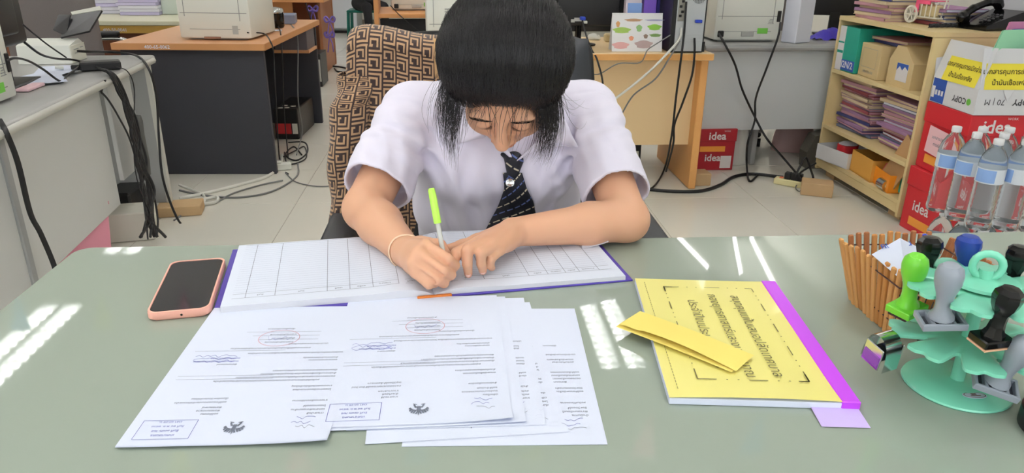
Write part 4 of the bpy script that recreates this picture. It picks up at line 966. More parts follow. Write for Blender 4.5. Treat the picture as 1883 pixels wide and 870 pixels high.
# ---- patterned knit jacket over the backrest
m_jb = mat('jacket_brown', (58, 44, 42), rough=.9, var=.12, scale=300, bump=.5, bscale=500, sheen=.2); m_jt = mat('jacket_tan', (176, 142, 108), rough=.9, var=.12, scale=300, bump=.5, bscale=500, sheen=.2)
TILE = ['11111110', '00000010', '11001010', '10001010', '10001010', '11111010', '00000010', '11111110', '00000000'][::1]
def key(i, j):
    col = (i//8) % 2; jj = (j+(4 if col else 0)) % 9; ii = i % 8
    return int(TILE[jj][ii])
jk = thing('knit_jacket', 'brown and tan key-patterned knit jacket draped over the office chair back', 'jacket', (-.12, 1.80, .55))
def jgrid(fn, nu, nv, name, th=.006, flip=False):
    b = MB(); b.grid(fn, nu, nv, flip=flip); b.m = [key(i, j) for j in range(nv-1) for i in range(nu-1)]
    o = b.obj(name, [m_jb, m_jt], jk, smooth=80); solid(o, th); return o
def drape(u, v):
    # u: chair side -> middle, v: front bottom -> over the top -> down the back
    L = v*1.0; x = -.165+.30*u
    fold = .010*math.sin(11*u+2.5*v)+.006*math.sin(23*u+7*v)
    top = .455+.012*math.sin(6*u)-.05*max(0, .25-u)**1.5*4
    if L < .50: z = -.03+(top+.03)*(L/.50); y = -.050-.075*(1-z/top)*.8+fold
    elif L < .62: a = (L-.50)/.12*math.pi; z = top+.038*math.sin(a); y = -.050+.062*(1-math.cos(a))+fold*.3
    else: z = top-(L-.62); y = .080+fold*.5
    wrap = max(0, .16-u)/.16
    y += .085*wrap**2; x += .045*wrap**2-.035*(1-z/top)*(1-u)
    return (x, y, z)
jgrid(drape, 81, 214, 'jacket_body')
SL0, SL1 = Vector((-.125, -.055, .33)), Vector((-.165, -.075, -.005))
def slv(u, v):
    a = 2*math.pi*u; p = Vector((-.105, -.03, .40)).lerp(SL0, min(1, v*3)) if v < .333 else SL0.lerp(SL1, (v-.333)/.667)
    r_ = .054-.010*v+.005*math.sin(9*v+a)+.004*math.sin(22*v+2*a)
    return (p.x+r_*math.cos(a)*.9, p.y+r_*math.sin(a), p.z-.012*math.sin(a*1)*0+.01*math.cos(a)*v)
jgrid(slv, 73, 105, 'sleeve', .004)
b = MB(); b.grid(lambda u, v: (.075+.095*u, -.075-.012*math.sin(math.pi*v)+.004*math.cos(52*u), .40+.085*v-.03*u), 40, 8); o = b.obj('ribbed_collar', mat('tan_rib', (196, 158, 112), rough=.9, bump=.4), jk, smooth=60); solid(o, .008)

# ================================================================== FURNITURE BEHIND
m_greytop = mat('grey_laminate', (168, 168, 166), rough=.35, var=.05, scale=90); m_greyedge = mat('pale_grey_edge', (206, 206, 198), rough=.4, var=.03); m_pale = mat('pale_grey_panel', (208, 210, 208), rough=.45, var=.03, scale=4)
m_leg = mat('mid_grey_leg', (160, 162, 162), rough=.5); m_brick = mat('wood_block', (190, 160, 120), rough=.8, var=.15, scale=20, stretch=(1, 8, 1)); m_pinkp = mat('pink_plastic', (226, 150, 168), rough=.4)
gd = thing('grey_desk', 'grey laminate desk at the left with pale panels and hanging cables', 'desk', (-1.401, 3.623, 0), R(4.6))
MB().box((-.36, -.95, .726), (.72, 1.9, .036), b=.012, seg=3).obj('worktop', m_greytop, gd, smooth=40)
b = MB(); b.tube([(-.006, -1.89, .722), (-.006, -.03, .722), (-.03, -.006, .722), (-.70, -.006, .722)], .0155, 8, smooth=False); b.obj('edge_band', m_greyedge, gd, smooth=60)
MB().box((-.055, -1.02, .462), (.018, .80, .49), b=.002).obj('modesty_panel', m_pale, gd)
MB().box((-.052, -1.66, .40), (.018, .44, .62), b=.002).obj('side_panel', m_pale, gd)
MB().box((-.050, -1.43, .38), (.03, .035, .66), b=.003).obj('post', m_leg, gd)
MB().box((-.060, -.38, .50), (.018, .28, .42), b=.002).obj('cable_panel', m_pale, gd)
MB().box((-.34, -.10, .38), (.66, .03, .655), b=.003).obj('end_panel', m_leg, gd)
b = MB(); b.box((-.012, -.10, .38), (.02, .034, .655)); b.obj('end_panel_edge', m_greyedge, gd)
MB().box((-.66, -1.8, .35), (.05, .05, .70)).obj('leg', m_leg, gd)
tag(MB().box((0, 0, .0255), (.20, .12, .05), b=.003).obj('wood_block', m_brick, loc=(-1.35, 3.50, .001), rz=R(10)), 'wooden block under the end panel of the left grey desk', 'block')
pb = thing('pink_bin', 'pink plastic bin under the left grey desk', 'bin', (-1.53, 2.86, 0), R(8))
b = MB(); b.lathe([(.11, 0), (.115, .004), (.14, .26), (.146, .26), (.146, .272), (.136, .272), (.11, .008), (0, .008)], 4); b.obj('bin_body', m_pinkp, pb); b = MB(); b.tube([(.05, -.105, .2), (.0, -.112, .21), (-.05, -.105, .2)], .012, 8); b.obj('hand_hole', mat('dark_pink', (150, 80, 100)), pb)
tag(MB().box((0, 0, .065), (.22, .16, .128), b=.003).obj('carton', mat('white_card', (226, 224, 212), rough=.7), loc=(-1.47, 3.20, .001), rz=R(12)), 'low white carton on the floor beside the pink bin', 'box')
tag(MB().box((0, 0, .08), (.12, .2, .16), b=.01).obj('adapter_box', m_black, loc=(-1.56, 3.42, .001)), 'black power box standing inside the left grey desk', 'power supply')
# ---- printers
m_pw = mat('printer_white', (232, 234, 226), rough=.4, var=.02); m_pg = mat('printer_grey', (178, 180, 176), rough=.5)
m_line_ = mat('seam_grey', (150, 152, 150), rough=.6); m_sticker = mat('green_sticker', (120, 200, 80), rough=.4)
def seam(mb, x, z, w_, h, y=-.0008): mb.box((x, y, z), (w_, .0016, h))
def rear_printer(name, label, loc, rz, W, D, Hh, kind):
    t = thing(name, label, 'printer', loc, rz)      # local: rear face at y = 0, body towards +y, centred on x
    MB().box((0, D/2, Hh/2+.004), (W, D, Hh-.008), b=.012, seg=2).obj('body', m_pw, t, smooth=40)
    b = MB(); b.box((0, D/2, .003), (W*.8, D*.8, .006)); b.obj('foot', m_pg, t)
    b = MB(); seam(b, 0, Hh*.42, W*.92, .003); seam(b, -W*.40, Hh*.62, .003, Hh*.5); seam(b, W*.36, Hh*.6, .003, Hh*.6); seam(b, 0, Hh*.17, W*.7, .0025); b.obj('seams', m_line_, t)
    if kind == 'vent':
        b = MB()
        for i in range(9):
            for j in range(7): b.box((W*.12+.008*i-.03, -.0012, Hh*.78+.011*j-.03), (.0055, .003, .003), rot=(0, R(40), 0))
        o = b.obj('vent', m_line_, t); o['kind'] = 'stuff'
        MB().box((W*.28, -.0008, Hh*.16), (.03, .002, .045)).obj('socket_cover', m_pg, t); MB().box((-W*.05, -.001, .012), (.09, .003, .012)).obj('tray_grip', mat('brown_grip', (150, 110, 90)), t)
    if kind == 'ports':
        MB().box((-W*.40, -.004, Hh*.13), (.035, .012, .035), b=.004).obj('power_socket', m_black, t); MB().box((0, -.002, Hh*.13), (.075, .006, .028), b=.003).obj('recessed_handle', m_pg, t)
        o = MB().box((W*.22, -.001, Hh*.18), (.06, .0025, .03)).obj('label_plate', m_sticker, t)
        MB().box((W*.44, -.002, Hh*.42), (.022, .006, .06), b=.002).obj('port_block', m_black, t)
        b = MB()
        for i in range(4): b.box((W*.33, -.0012, Hh*.3+.008*i), (.035-.006*i, .002, .003))
        b.obj('small_print', m_line_, t)
    if kind == 'grille':
        for i in range(9): MB().box((-W*.12, -.002, Hh*.30+.0135*i), (.085, .006, .006), b=.001).obj('grille_slat', m_pg, t)
        MB().box((0, D*.45, Hh+.02), (W*.8, D*.6, .04), b=.012).obj('top_cover', m_pg, t); MB().box((W*.1, -.001, Hh*.82), (.022, .003, .06)).obj('latch', m_pg, t)
    return t
rear_printer('laser_printer', 'white laser printer with a diagonal vent on the dark desk', (-1.308, 4.262, .737), R(-5), .395, .42, .34, 'vent')
rear_printer('laser_printer', 'white printer with a green label on the pale grey desk at the right', (1.652, 4.18, .746), R(1), .392, .36, .33, 'ports')
p = rear_printer('laser_printer', 'white printer cut by the left edge on the grey desk', (-1.433, 2.36, .745), R(94.6), .39, .36, .285, 'ports')
rear_printer('laser_printer', 'white printer with a slatted side grille behind the jacket', (.035, 3.96, .742), R(3), .36, .36, .27, 'grille')
rear_printer('laser_printer', 'low white printer on the far desk with the dark panel', (-.30, 6.15, .752), R(4), .40, .34, .26, 'ports')
# ---- monitor, scanner and papers on the left grey desk
mn = thing('monitor', 'black monitor seen from behind at the upper left', 'monitor', (-1.63, 2.78, .745), R(96))
cushion(MB(), (0, .0, .29), (.50, .045, .33), .015).obj('housing', m_black, mn, smooth=40); cushion(MB(), (0, -.03, .27), (.26, .04, .2), .012).obj('rear_bulge', m_black, mn, smooth=40)
MB().box((.0, -.02, .08), (.075, .03, .16), b=.008).obj('stand_neck', m_black, mn); MB().box((0, -.01, .008), (.24, .17, .014), b=.005).obj('stand_foot', m_black, mn)
sc = thing('sheet_scanner', 'white sheet-feed scanner with an open black tray on the left grey desk', 'scanner', (-1.70, 3.40, .745), R(4.6))
b = MB(); prof = [(-.085, 0), (.085, 0), (.075, .07), (.03, .095), (-.075, .075)]
b.T = Matrix([[0, 0, 1, 0], [1, 0, 0, 0], [0, 1, 0, 0], [0, 0, 0, 1]]); b.prism([(x, z) for x, z in prof], -.15, .06); b.obj('body', m_pw, sc)
b = MB(); b.T = Matrix.Translation((.062, 0, 0))@Matrix.Rotation(R(0), 4, 'Z'); b.box((0, -.005, .038), (.006, .155, .072), b=.002); sp_ = b.obj('side_cover', mat('scanner_cream', (222, 222, 208), rough=.5), sc)
b = MB(); b.box((.0665, -.03, .056), (.002, .05, .003)); b.box((.0665, .03, .058), (.002, .03, .003)); b.box((.0665, -.0, .04), (.002, .10, .002)); b.obj('seams', m_line_, sp_)
Ms = (Matrix.Translation((-1.70, 3.40, .745))@Matrix.Rotation(R(4.6), 4, 'Z')).inverted()
def slab(pts, th, nm, m_):
    p = [Ms@Vector(q) for q in pts]; n_ = (p[1]-p[0]).cross(p[3]-p[0]).normalized()*th/2; b = MB()
    b.add([q+n_ for q in p]+[q-n_ for q in p], [(0, 1, 2, 3), (7, 6, 5, 4), (0, 4, 5, 1), (1, 5, 6, 2), (2, 6, 7, 3), (3, 7, 4, 0)]); return b.obj(nm, m_, sc)
slab([PY(112, 70, 3.40), PY(165, 58, 3.40), PY(188, 20, 3.52), PY(134, 29, 3.52)], .008, 'paper_tray', m_black); slab([PY(134, 29, 3.525), PY(188, 20, 3.525), PY(185, 13, 3.55), PY(131, 24, 3.55)], .012, 'tray_lip', mat('pale_trim', (190, 190, 180)))
slab([PY(98, 55, 3.43), PY(122, 66, 3.41), PY(130, 28, 3.50), PY(108, 28, 3.50)], .006, 'feed_guide', m_black)
for i, (px_, py_, rz_, s_) in enumerate(((105, 128, 20, 1), (92, 138, -8, 1.1), (80, 147, 35, .9))):
    q = PZ(px_, py_, .747+.002*i); tag(MB().grid(lambda u, v: (.14*s_*(u-.5), .2*(v-.5), .002+.012*u*v*(1-v)*3), 8, 8).obj('loose_paper', m_paper, loc=q, rz=R(rz_), smooth=60), ('white sheet nearest the scanner on the left grey desk', 'white sheet in the middle of the papers on the left grey desk', 'white sheet under the cables nearest the left printer')[i], 'paper', 'loose papers on the grey desk')
q = PZ(56, 160, .752); tag(MB().box((0, 0, .006), (.045, .13, .012), b=.005, seg=2).obj('pink_case', mat('pale_pink', (244, 206, 214), rough=.4), loc=(q.x, q.y, .7455), rz=R(4)), 'pale pink slim case beside the left printer', 'case')
ab = thing('power_brick', 'black power brick among cables on the left grey desk', 'power supply', (*PZ(186, 128, .746)[:2], .7455), R(25))
MB().box((0, 0, .018), (.15, .07, .034), b=.006).obj('brick', m_black, ab); MB().box((-.085, 0, .015), (.04, .025, .02), b=.004).obj('plug', m_black, ab); MB().cyl((-.13, 0, .015), (-.16, .0, .02), .007, n=8).obj('white_tie', m_pw, ab)
# cables of the left desk
XP = -1.30
def cab(label, pts, r=.004, m_=m_cable, nm='power_cable', g=None): return cable(nm, label, pts, r, m_, 'cable', g)
cab('thick black cable hanging over the left side panel of the grey desk', [PZ(0, 222, .75), PX(12, 245, -1.27), PX(33, 300, -1.275), PX(55, 390, -1.285), PX(75, 430, -1.29), PX(100, 490, -1.28), PX(104, 520, -1.25)], .0085)
cab('black cable arching from the scanner over the far corner of the grey desk', [PZ(143, 94, .80), PZ(165, 95, .79), PZ(210, 96, .76), PZ(252, 103, .755), PX(275, 130, -1.345), PX(288, 180, -1.345), PX(292, 250, -1.345), PX(300, 330, -1.33), PX(325, 400, -1.31), PX(345, 422, -1.30)], .0055)
cab('black cable from the left monitor to the power brick', [PX(45, 78, -1.56), PX(75, 100, -1.55), PX(105, 108, -1.54), PX(135, 110, -1.53), PX(165, 119, -1.50), PZ(195, 130, .77)], .0045)
cab('thin cable from the left monitor down to the scanner foot', [PX(42, 45, -1.60), PX(62, 62, -1.58), PX(90, 84, -1.56), PX(122, 106, -1.545)], .003)
cab('cable plugged into the left printer side', [PX(12, 112, -1.425), PX(28, 107, -1.42), PX(52, 112, -1.43), PX(80, 128, -1.46), PZ(112, 150, .752), PZ(125, 138, .765), PX(150, 119, -1.52)], .004)
for i in range(9):
    o_ = rng.normal(0, 1, 12); lb = ('first', 'second', 'third', 'fourth', 'fifth', 'sixth', 'seventh', 'eighth', 'ninth')[i]
    pts = [PZ(190+o_[0]*3, 128, .765), PX(206+o_[1]*2, 137, -1.345), PX(222+o_[2]*4, 165+i, -1.335), PX(236+o_[3]*6, 205, -1.33), PX(250+o_[4]*5, 250, -1.33), PX(262+o_[5]*5, 300, -1.33), PX(274+o_[6]*6, 350, -1.33), PX(280+o_[7]*10, 400, -1.32), PX(285+o_[8]*18, 436, -1.30)]
    o = cab('black cable in the bundle hanging behind the left grey desk', pts, .0042+.0012*(i % 3), g='bundled cables of the left desk')
cab('thin grey cable dropping from the power brick past the bundle', [PZ(212, 122, .765), PX(235, 132, -1.345), PX(247, 165, -1.34), PX(246, 240, -1.34), PX(252, 330, -1.33), PX(290, 425, -1.31)], .0022)
cab('black cable with a flat plug on the pale panel', [PX(185, 168, -1.352), PX(200, 185, -1.345), PX(218, 215, -1.34), PX(240, 260, -1.335), PX(258, 330, -1.33), PX(268, 400, -1.32), PX(272, 440, -1.30)], .004)
o = MB().add([(0, 0, 0), (.05, .02, .03), (.05, -.02, .03), (.02, 0, -.02)], [(0, 1, 2), (0, 3, 1), (1, 3, 2), (0, 2, 3)]).obj('flat_plug', m_black, loc=PX(182, 166, -1.35), rz=R(100)); tag(o, 'small flat black plug stuck on the pale panel under the worktop', 'plug')
rw = thing('remote_cradle', 'long dark grey handset shape hanging in the cable gap of the grey desk', 'handset', PX(262, 270, -1.352))
MB().lathe([(0, -.13), (.02, -.125), (.026, -.06), (.022, .05), (.026, .11), (.02, .135), (0, .14)], 14, sx=.7).obj('shell', mat('dark_grey_plastic', (84, 86, 84), rough=.5), rw, smooth=40)
# ---- dark desk with orange top
m_dark = mat('charcoal_laminate', (56, 57, 64), rough=.6, var=.1, scale=200); m_orangew = mat('orange_wood', (210, 156, 112), rough=.35, var=.07, scale=8, stretch=(1, 12, 1)); m_oedge = mat('orange_edge', (200, 144, 94), rough=.4, var=.05)
m_inner = mat('desk_inside', (26, 26, 28), rough=.7)
dd = thing('dark_desk', 'charcoal desk with an orange wood top carrying a white printer', 'desk', (-1.03, 4.154, 0), R(-2))
MB().box((-.385, .66, .718), (.80, 1.42, .034), b=.003).obj('top', m_orangew, dd); b = MB(); b.box((-.385, -.052, .718), (.80, .004, .034)); b.box((.017, .66, .718), (.004, 1.42, .034)); b.obj('top_edge', m_oedge, dd)
MB().box((-.385, .012, .35), (.76, .03, .70), b=.003).obj('end_panel', m_dark, dd); MB().box((-.385, 1.33, .35), (.76, .03, .70), b=.003).obj('end_panel', m_dark, dd); MB().box((-.70, .66, .4), (.02, 1.28, .6)).obj('back_panel', m_inner, dd)
MB().box((-.12, 1.18, .63), (.22, .24, .14), b=.003).obj('drawer', mat('drawer_grey', (104, 100, 106)), dd); MB().box((-.12, 1.18, .552), (.24, .26, .02)).obj('drawer_rail', m_orangew, dd)
b = MB(); text(b, '400-65-0062', .026, frame((-.545, -.0545, .716), (1, 0, 0), (0, 0, 1)), 'CENTER', .0003); b.obj('painted_number', m_paper, dd)
ck = thing('rice_cooker', 'round black and silver lidded pot on the dark desk', 'pot', (*PZ(507, 50, .738)[:2], .736))
b = MB(); b.lathe([(.0, 0), (.05, 0), (.056, .01), (.058, .085), (.05, .09), (0, .09)], 24); b.obj('pot_body', m_blackgloss, ck, smooth=40); b = MB(); b.lathe([(.0, .09), (.058, .09), (.06, .1), (.052, .118), (.02, .125), (0, .125)], 24); b.obj('lid', m_steel, ck, smooth=40)
tag(MB().box((0, 0, .03), (.12, .16, .06), b=.004).obj('blue_grey_box', mat('slate_box', (120, 128, 150)), loc=(*PZ(528, 42, .738)[:2], .7365), rz=.1), 'small slate box behind the black pot', 'box')
tag(MB().grid(lambda u, v: (.1*(u-.5), .07*(v-.5), .0015), 2, 2).obj('slip_of_paper', m_paper, loc=(*PZ(503, 56, .737)[:2], .7365), rz=.2), 'white slip of paper by the printer on the orange desk', 'paper')
up = thing('battery_backup', 'black battery backup with a red label under the dark desk', 'power supply', (-1.14, 4.97, 0), R(-3))
MB().box((0, .22, .105), (.16, .44, .205), b=.006).obj('case', m_black, up); MB().box((-.02, -.001, .075), (.10, .004, .07)).obj('red_label', mat('red_label', (196, 52, 56), var=.15), up); MB().box((.055, -.001, .075), (.035, .004, .07)).obj('white_label', m_pw, up)
b = MB()
for x, y in ((-.04, .04), (.0, .05), (.03, .1), (-.03, .12)): b.cyl((x, y, .2075), (x, y, .2085), .018, n=12)
b.obj('white_stickers', m_pw, up)
for i, (pts, lb, m_, r_) in enumerate([
    ([PZ(455, 60, .78), PZ(485, 62, .76), PZ(498, 78, .74), PX(503, 100, -1.0), PX(507, 180, -1.01), PZ(515, 300, .02), PZ(530, 320, .006)], 'black cable from the white printer down the side of the dark desk', m_cable, .004),
    ([PZ(500, 35, .78), PZ(512, 50, .745), PX(517, 70, -1.01), PX(520, 140, -1.02), PX(522, 200, -1.05), PZ(530, 290, .01)], 'black cable hanging from the pot to the floor', m_cable, .004),
    ([PZ(535, 45, .75), PX(545, 60, -1.0), PX(548, 90, -1.0), PX(548, 180, -1.02), PX(556, 240, -1.02), PZ(545, 285, .01)], 'grey cable hanging beside the open dark desk side', m_cableg, .004),
    ([PZ(530, 262, .02), PZ(560, 262, .02), PZ(565, 280, .006), PZ(545, 295, .006), PZ(525, 285, .01), PZ(540, 270, .02), PZ(555, 285, .01)], 'black cable coiled below the battery backup', m_cable, .005),
    ([PZ(518, 290, .02), PZ(545, 276, .01), PZ(560, 270, .01), PZ(563, 290, .006), PZ(545, 300, .006), PZ(528, 300, .01), PZ(523, 280, .02)], 'second black cable coiled below the battery backup', m_cable, .004),
    ([PZ(519, 285, .02), PZ(515, 305, .008), PZ(490, 325, .008), PZ(440, 340, .008), PZ(380, 355, .008), PZ(330, 365, .008)], 'thick white cable along the floor to the left grey desk', m_cablew, .009),
    ([PZ(548, 300, .006), PZ(545, 325, .006), PZ(500, 352, .006), PZ(440, 363, .006), PZ(380, 360, .006), PZ(330, 350, .006)], 'grey cable curving across the tiles', m_cableg, .005),
    ([PZ(525, 318, .006), PZ(545, 335, .006), PZ(590, 343, .006), PZ(640, 338, .006), PZ(700, 335, .006)], 'thin grey cable running right across the tiles', m_cableg, .0035),
    ([PZ(520, 332, .006), PZ(480, 340, .006), PZ(430, 355, .006), PZ(400, 370, .006), PZ(360, 380, .006), PZ(320, 405, .006)], 'grey cable nearest on the tiles by the left desk', m_cableg, .0045),
    ([PZ(330, 340, .006), PZ(355, 350, .008), PZ(375, 360, .008), PZ(370, 375, .006), PZ(330, 382, .006)], 'white looped cable on the floor by the left desk', m_cablew, .007),
    ([PZ(330, 372, .012), PZ(365, 368, .012), PZ(398, 362, .012), PZ(395, 372, .012), PZ(350, 377, .012), PZ(330, 378, .012)], 'second white looped cable on the floor by the left desk', m_cablew, .008)]):
    cab(lb, pts, r_, m_, g=None)
sk = thing('floor_socket', 'white multi-plug on the floor by the dark desk', 'socket', (*PZ(520, 312, .0)[:2], .001), .3); MB().box((0, 0, .02), (.10, .05, .04), b=.006).obj('socket_body', m_pw, sk); MB().box((-.02, 0, .048), (.03, .03, .016), b=.004).obj('plug', m_pw, sk)
# ---- far left desk with paper piles, chrome-armed chairs
m_brownp = mat('brown_panel', (112, 66, 44), rough=.5, var=.1); m_cream = mat('cream_edge', (224, 222, 196), rough=.4); m_ochre = mat('ochre_edge', (190, 150, 70), rough=.5)
fd = thing('paper_desk', 'far left desk with a cream top piled with papers', 'desk', (-2.55, 5.56, 0), R(1))
MB().box((0, 0, .735), (1.5, .74, .03), b=.004).obj('top', m_cream, fd); MB().box((0, -.35, .695), (1.46, .02, .05)).obj('apron', m_ochre, fd); MB().box((0, -.32, .34), (1.44, .02, .66)).obj('panel', m_brownp, fd)
for x in (-.70, .70): MB().box((x, 0, .36), (.03, .68, .72)).obj('side', m_brownp, fd)
b = MB(); text(b, '400-50-0041', .03, frame((.30, -.3615, .69), (1, 0, 0), (0, 0, 1))); b.obj('painted_number', m_paper, fd)
m_lp = mat('lilac_paper', (204, 198, 230), rough=.8, var=.12, scale=500, stretch=(.02, .02, 1))
def pile(label, loc, rz, W, D, n_, th, mats, group, nm='paper_pile'):
    t = thing(nm, label, 'paper', loc, rz, group)
    for i in range(n_): MB().box((random.uniform(-.006, .006), random.uniform(-.006, .006), th*(i+.5)), (W*random.uniform(.97, 1), D, th*.93), rz=R(random.uniform(-3, 3)), b=.001).obj('bundle', random.choice(mats), t)
    return t
m_wp = mat('white_bundle', (226, 226, 238), rough=.8, var=.1, scale=500, stretch=(.02, .02, 1))
pile('lilac paper pile beside the pale green board on the far left desk', (-2.24, 5.72, .751), .05, .27, .24, 6, .022, [m_lp, m_wp], 'paper piles on the far desk'); pile('tall lilac paper pile at the left of the far left desk', (-2.80, 5.66, .751), -.05, .34, .26, 7, .022, [m_lp, m_wp], 'paper piles on the far desk')
pile('middle lilac paper pile on the far left desk', (-2.52, 5.82, .751), .2, .22, .24, 6, .024, [m_lp, m_wp], 'paper piles on the far desk')
tag(MB().box((0, 0, .15), (.26, .12, .298), b=.003).obj('pale_green_box', mat('pale_green_card', (214, 226, 216)), loc=(-1.97, 5.74, .7515)), 'pale green box standing at the right end of the far left desk', 'box')
def visitor(label, loc, rz):
    t = thing('visitor_chair', label, 'chair', loc, rz, 'chrome-armed chairs')
    cushion(MB(), (0, 0, .43), (.46, .44, .06), .02).obj('seat', m_black, t, smooth=40); cushion(MB(), (-.22, 0, .70), (.06, .44, .42), .02).obj('backrest', m_black, t, smooth=40)
    for s in (-1, 1):
        b = MB(); b.tube([(-.22, s*.25, .64), (.0, s*.25, .655), (.14, s*.25, .65), (.20, s*.25, .60), (.21, s*.25, .5), (.20, s*.25, .25), (.20, s*.25, .02), (.1, s*.25, .012), (-.2, s*.25, .012)], .012, 8); b.obj('arm_frame', m_steel, t, smooth=60)
        cushion(MB(), (-.03, s*.25, .685), (.30, .05, .035), .014).obj('arm_pad', m_black, t, smooth=40)
    b = MB(); b.tube([(-.2, -.25, .012), (-.2, .25, .012)], .012, 8, smooth=False); b.obj('cross_bar', m_steel, t)
    return t
visitor('nearer chrome-armed black chair behind the dark desk', (-2.26, 4.78, 0), R(2)); 
gc = thing('grey_chair', 'grey upholstered chair back behind the left monitor', 'chair', (-2.05, 4.05, 0), R(20)); m_gf = mat('grey_fabric', (112, 106, 104), rough=.9, bump=.4)
cushion(MB(), (0, 0, .80), (.42, .10, .46), .04).obj('backrest', m_gf, gc, smooth=40); cushion(MB(), (0, -.25, .44), (.44, .44, .09), .03).obj('seat', m_gf, gc, smooth=40); MB().cyl((0, -.25, .05), (0, -.25, .40), .03, n=12).obj('post', m_black, gc); b = MB(); b.box((0, .02, .56), (.06, .03, .3)); b.obj('back_bracket', m_black, gc)
for i in range(5):
    a = R(72*i); b = MB(); b.tube([(0, -.25, .09), (.26*math.cos(a), -.25+.26*math.sin(a), .03)], .022, 8, smooth=False); b.obj('leg', m_black, gc)
b = MB(); b.grid(lambda u, v: (.18*(u-.5)+.05*v, .16*(v-.5), .05+.10*math.sin(3*u)*math.sin(2.5*v)+.012*math.sin(14*u+5*v)), 14, 12); o = b.obj('pink_cloth', mat('rose_cloth', (222, 140, 150), rough=.85), loc=(-1.90, 3.98, .60), smooth=60); tag(o, 'crumpled pink cloth behind the scanner', 'cloth')
o.location = (-1.93, 4.0, .485)
# ================================================================== FAR COUNTER, REFRIGERATOR, SECOND PERSON
m_wood = mat('light_wood', (218, 172, 112), rough=.4, var=.08, scale=6, stretch=(1, 1, 14)); m_woode = mat('wood_edge', (214, 158, 92), rough=.4, var=.06); m_wood2 = mat('counter_wood', (206, 146, 90), rough=.4, var=.08, scale=6, stretch=(14, 1, 1)); m_wood3 = mat('counter_brown', (150, 96, 62), rough=.45, var=.1, scale=6, stretch=(10, 1, 1))
ct = thing('wooden_counter', 'orange-brown wooden desk with purple ribbons far behind the dark desk', 'desk', (-1.9, 8.1, 0))
MB().box((.02, 0, .72), (1.2, .86, .035), b=.004).obj('top', m_wood2, ct); MB().box((-.15, -.20, .43), (.84, .025, .53)).obj('front_panel', m_wood2, ct); MB().box((.56, 0, .352), (.03, .78, .70)).obj('side_panel', m_wood3, ct); MB().box((.37, .32, .35), (.42, .025, .70)).obj('inner_panel', m_wood3, ct); MB().box((-.55, 0, .352), (.03, .78, .70)).obj('side_panel', m_wood3, ct)
m_rib = mat('purple_ribbon', (112, 92, 168), rough=.6)
for i, (x, y, lb) in enumerate(((575, 18, 'purple ribbon bow tied at the top corner of the wooden counter'), (606, 38, 'purple ribbon bow hanging halfway down the wooden counter'), (606, 66, 'purple ribbon bow hanging lowest on the wooden counter'))):
    t = thing('ribbon_bow', lb, 'ribbon', PY(x, y, 7.698), .3*i, 'ribbon bows on the counter')
    for s in (-1, 1):
        b = MB(); b.tube([(0, 0, 0), (s*.03, .01, .035), (s*.05, 0, .02), (s*.035, -.01, -.012), (0, 0, 0)], .011, 6); b.obj('loop', m_rib, t, smooth=60)
    for s in (-1, 1): b = MB(); b.tube([(0, 0, 0), (s*.02, -.01, -.08), (s*.03, 0, -.16)], .006, 5); b.obj('tail', m_rib, t, smooth=60)
pc = thing('computer_case', 'small black computer case on the floor by the wooden counter', 'computer', (-1.31, 7.0, 0)); MB().box((0, .15, .15), (.15, .34, .298), b=.005).obj('case', m_black, pc); MB().box((.045, -.022, .15), (.05, .004, .2)).obj('front_panel', m_pg, pc)
cab('cable hanging down the wooden counter to the floor', [PY(562, 5, 7.6), PY(572, 40, 7.6), PY(577, 75, 7.6), PZ(585, 112, .02), PZ(600, 125, .006)], .006); cab('black cable heap on the floor right of the wooden counter', [PZ(600, 128, .008), PZ(612, 122, .008), PZ(635, 125, .008), PZ(640, 131, .008), PZ(622, 132, .008), PZ(615, 126, .008)], .009)
fr = thing('refrigerator', 'white refrigerator standing at the far end of the office', 'refrigerator', (-1.73, 11.85, 0)); m_fr = mat('fridge_white', (226, 230, 238), rough=.3, var=.02)
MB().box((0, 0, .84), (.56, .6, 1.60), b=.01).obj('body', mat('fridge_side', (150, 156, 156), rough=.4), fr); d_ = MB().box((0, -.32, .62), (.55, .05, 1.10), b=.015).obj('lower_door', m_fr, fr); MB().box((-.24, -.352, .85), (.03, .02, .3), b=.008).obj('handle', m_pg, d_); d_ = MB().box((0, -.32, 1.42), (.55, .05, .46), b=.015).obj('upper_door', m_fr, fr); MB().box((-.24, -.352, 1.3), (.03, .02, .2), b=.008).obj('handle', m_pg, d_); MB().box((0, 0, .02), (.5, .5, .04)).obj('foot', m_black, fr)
m_green = mat('dark_green_plastic', (18, 104, 92), rough=.4)
gch = thing('plastic_stool', 'dark green plastic stool under the far person in black', 'stool', (-1.20, 10.2, 0), R(0))
MB().box((.02, 0, .435), (.42, .42, .03), b=.01).obj('seat', m_green, gch)
for x in (-.19, .21):
    for y in (-.19, .19): b = MB(); b.tube([(x*.9, y*.9, .43), (x, y, .003)], .022, 6, smooth=False); b.obj('leg', m_green, gch)
pp = thing('person', 'far person in black clothes sitting on the green stool', 'person', (-1.17, 10.15, 0), R(-62))
F_ = SDF((-.3, -.35, -.005), (.75, .35, 1.35), .012)
F_.cone((.0, 0, .55), (.06, 0, 1.0), .13, .14, .05); F_.cone((.06, -.15, 1.02), (.06, .15, 1.02), .06, .06, .05); F_.cone((.07, 0, 1.05), (.10, 0, 1.14), .05, .05, .03); F_.ell((.12, 0, 1.23), (.095, .078, .115), None, .02); F_.cone((.20, 0, 1.22), (.225, 0, 1.205), .012, .014, .01)
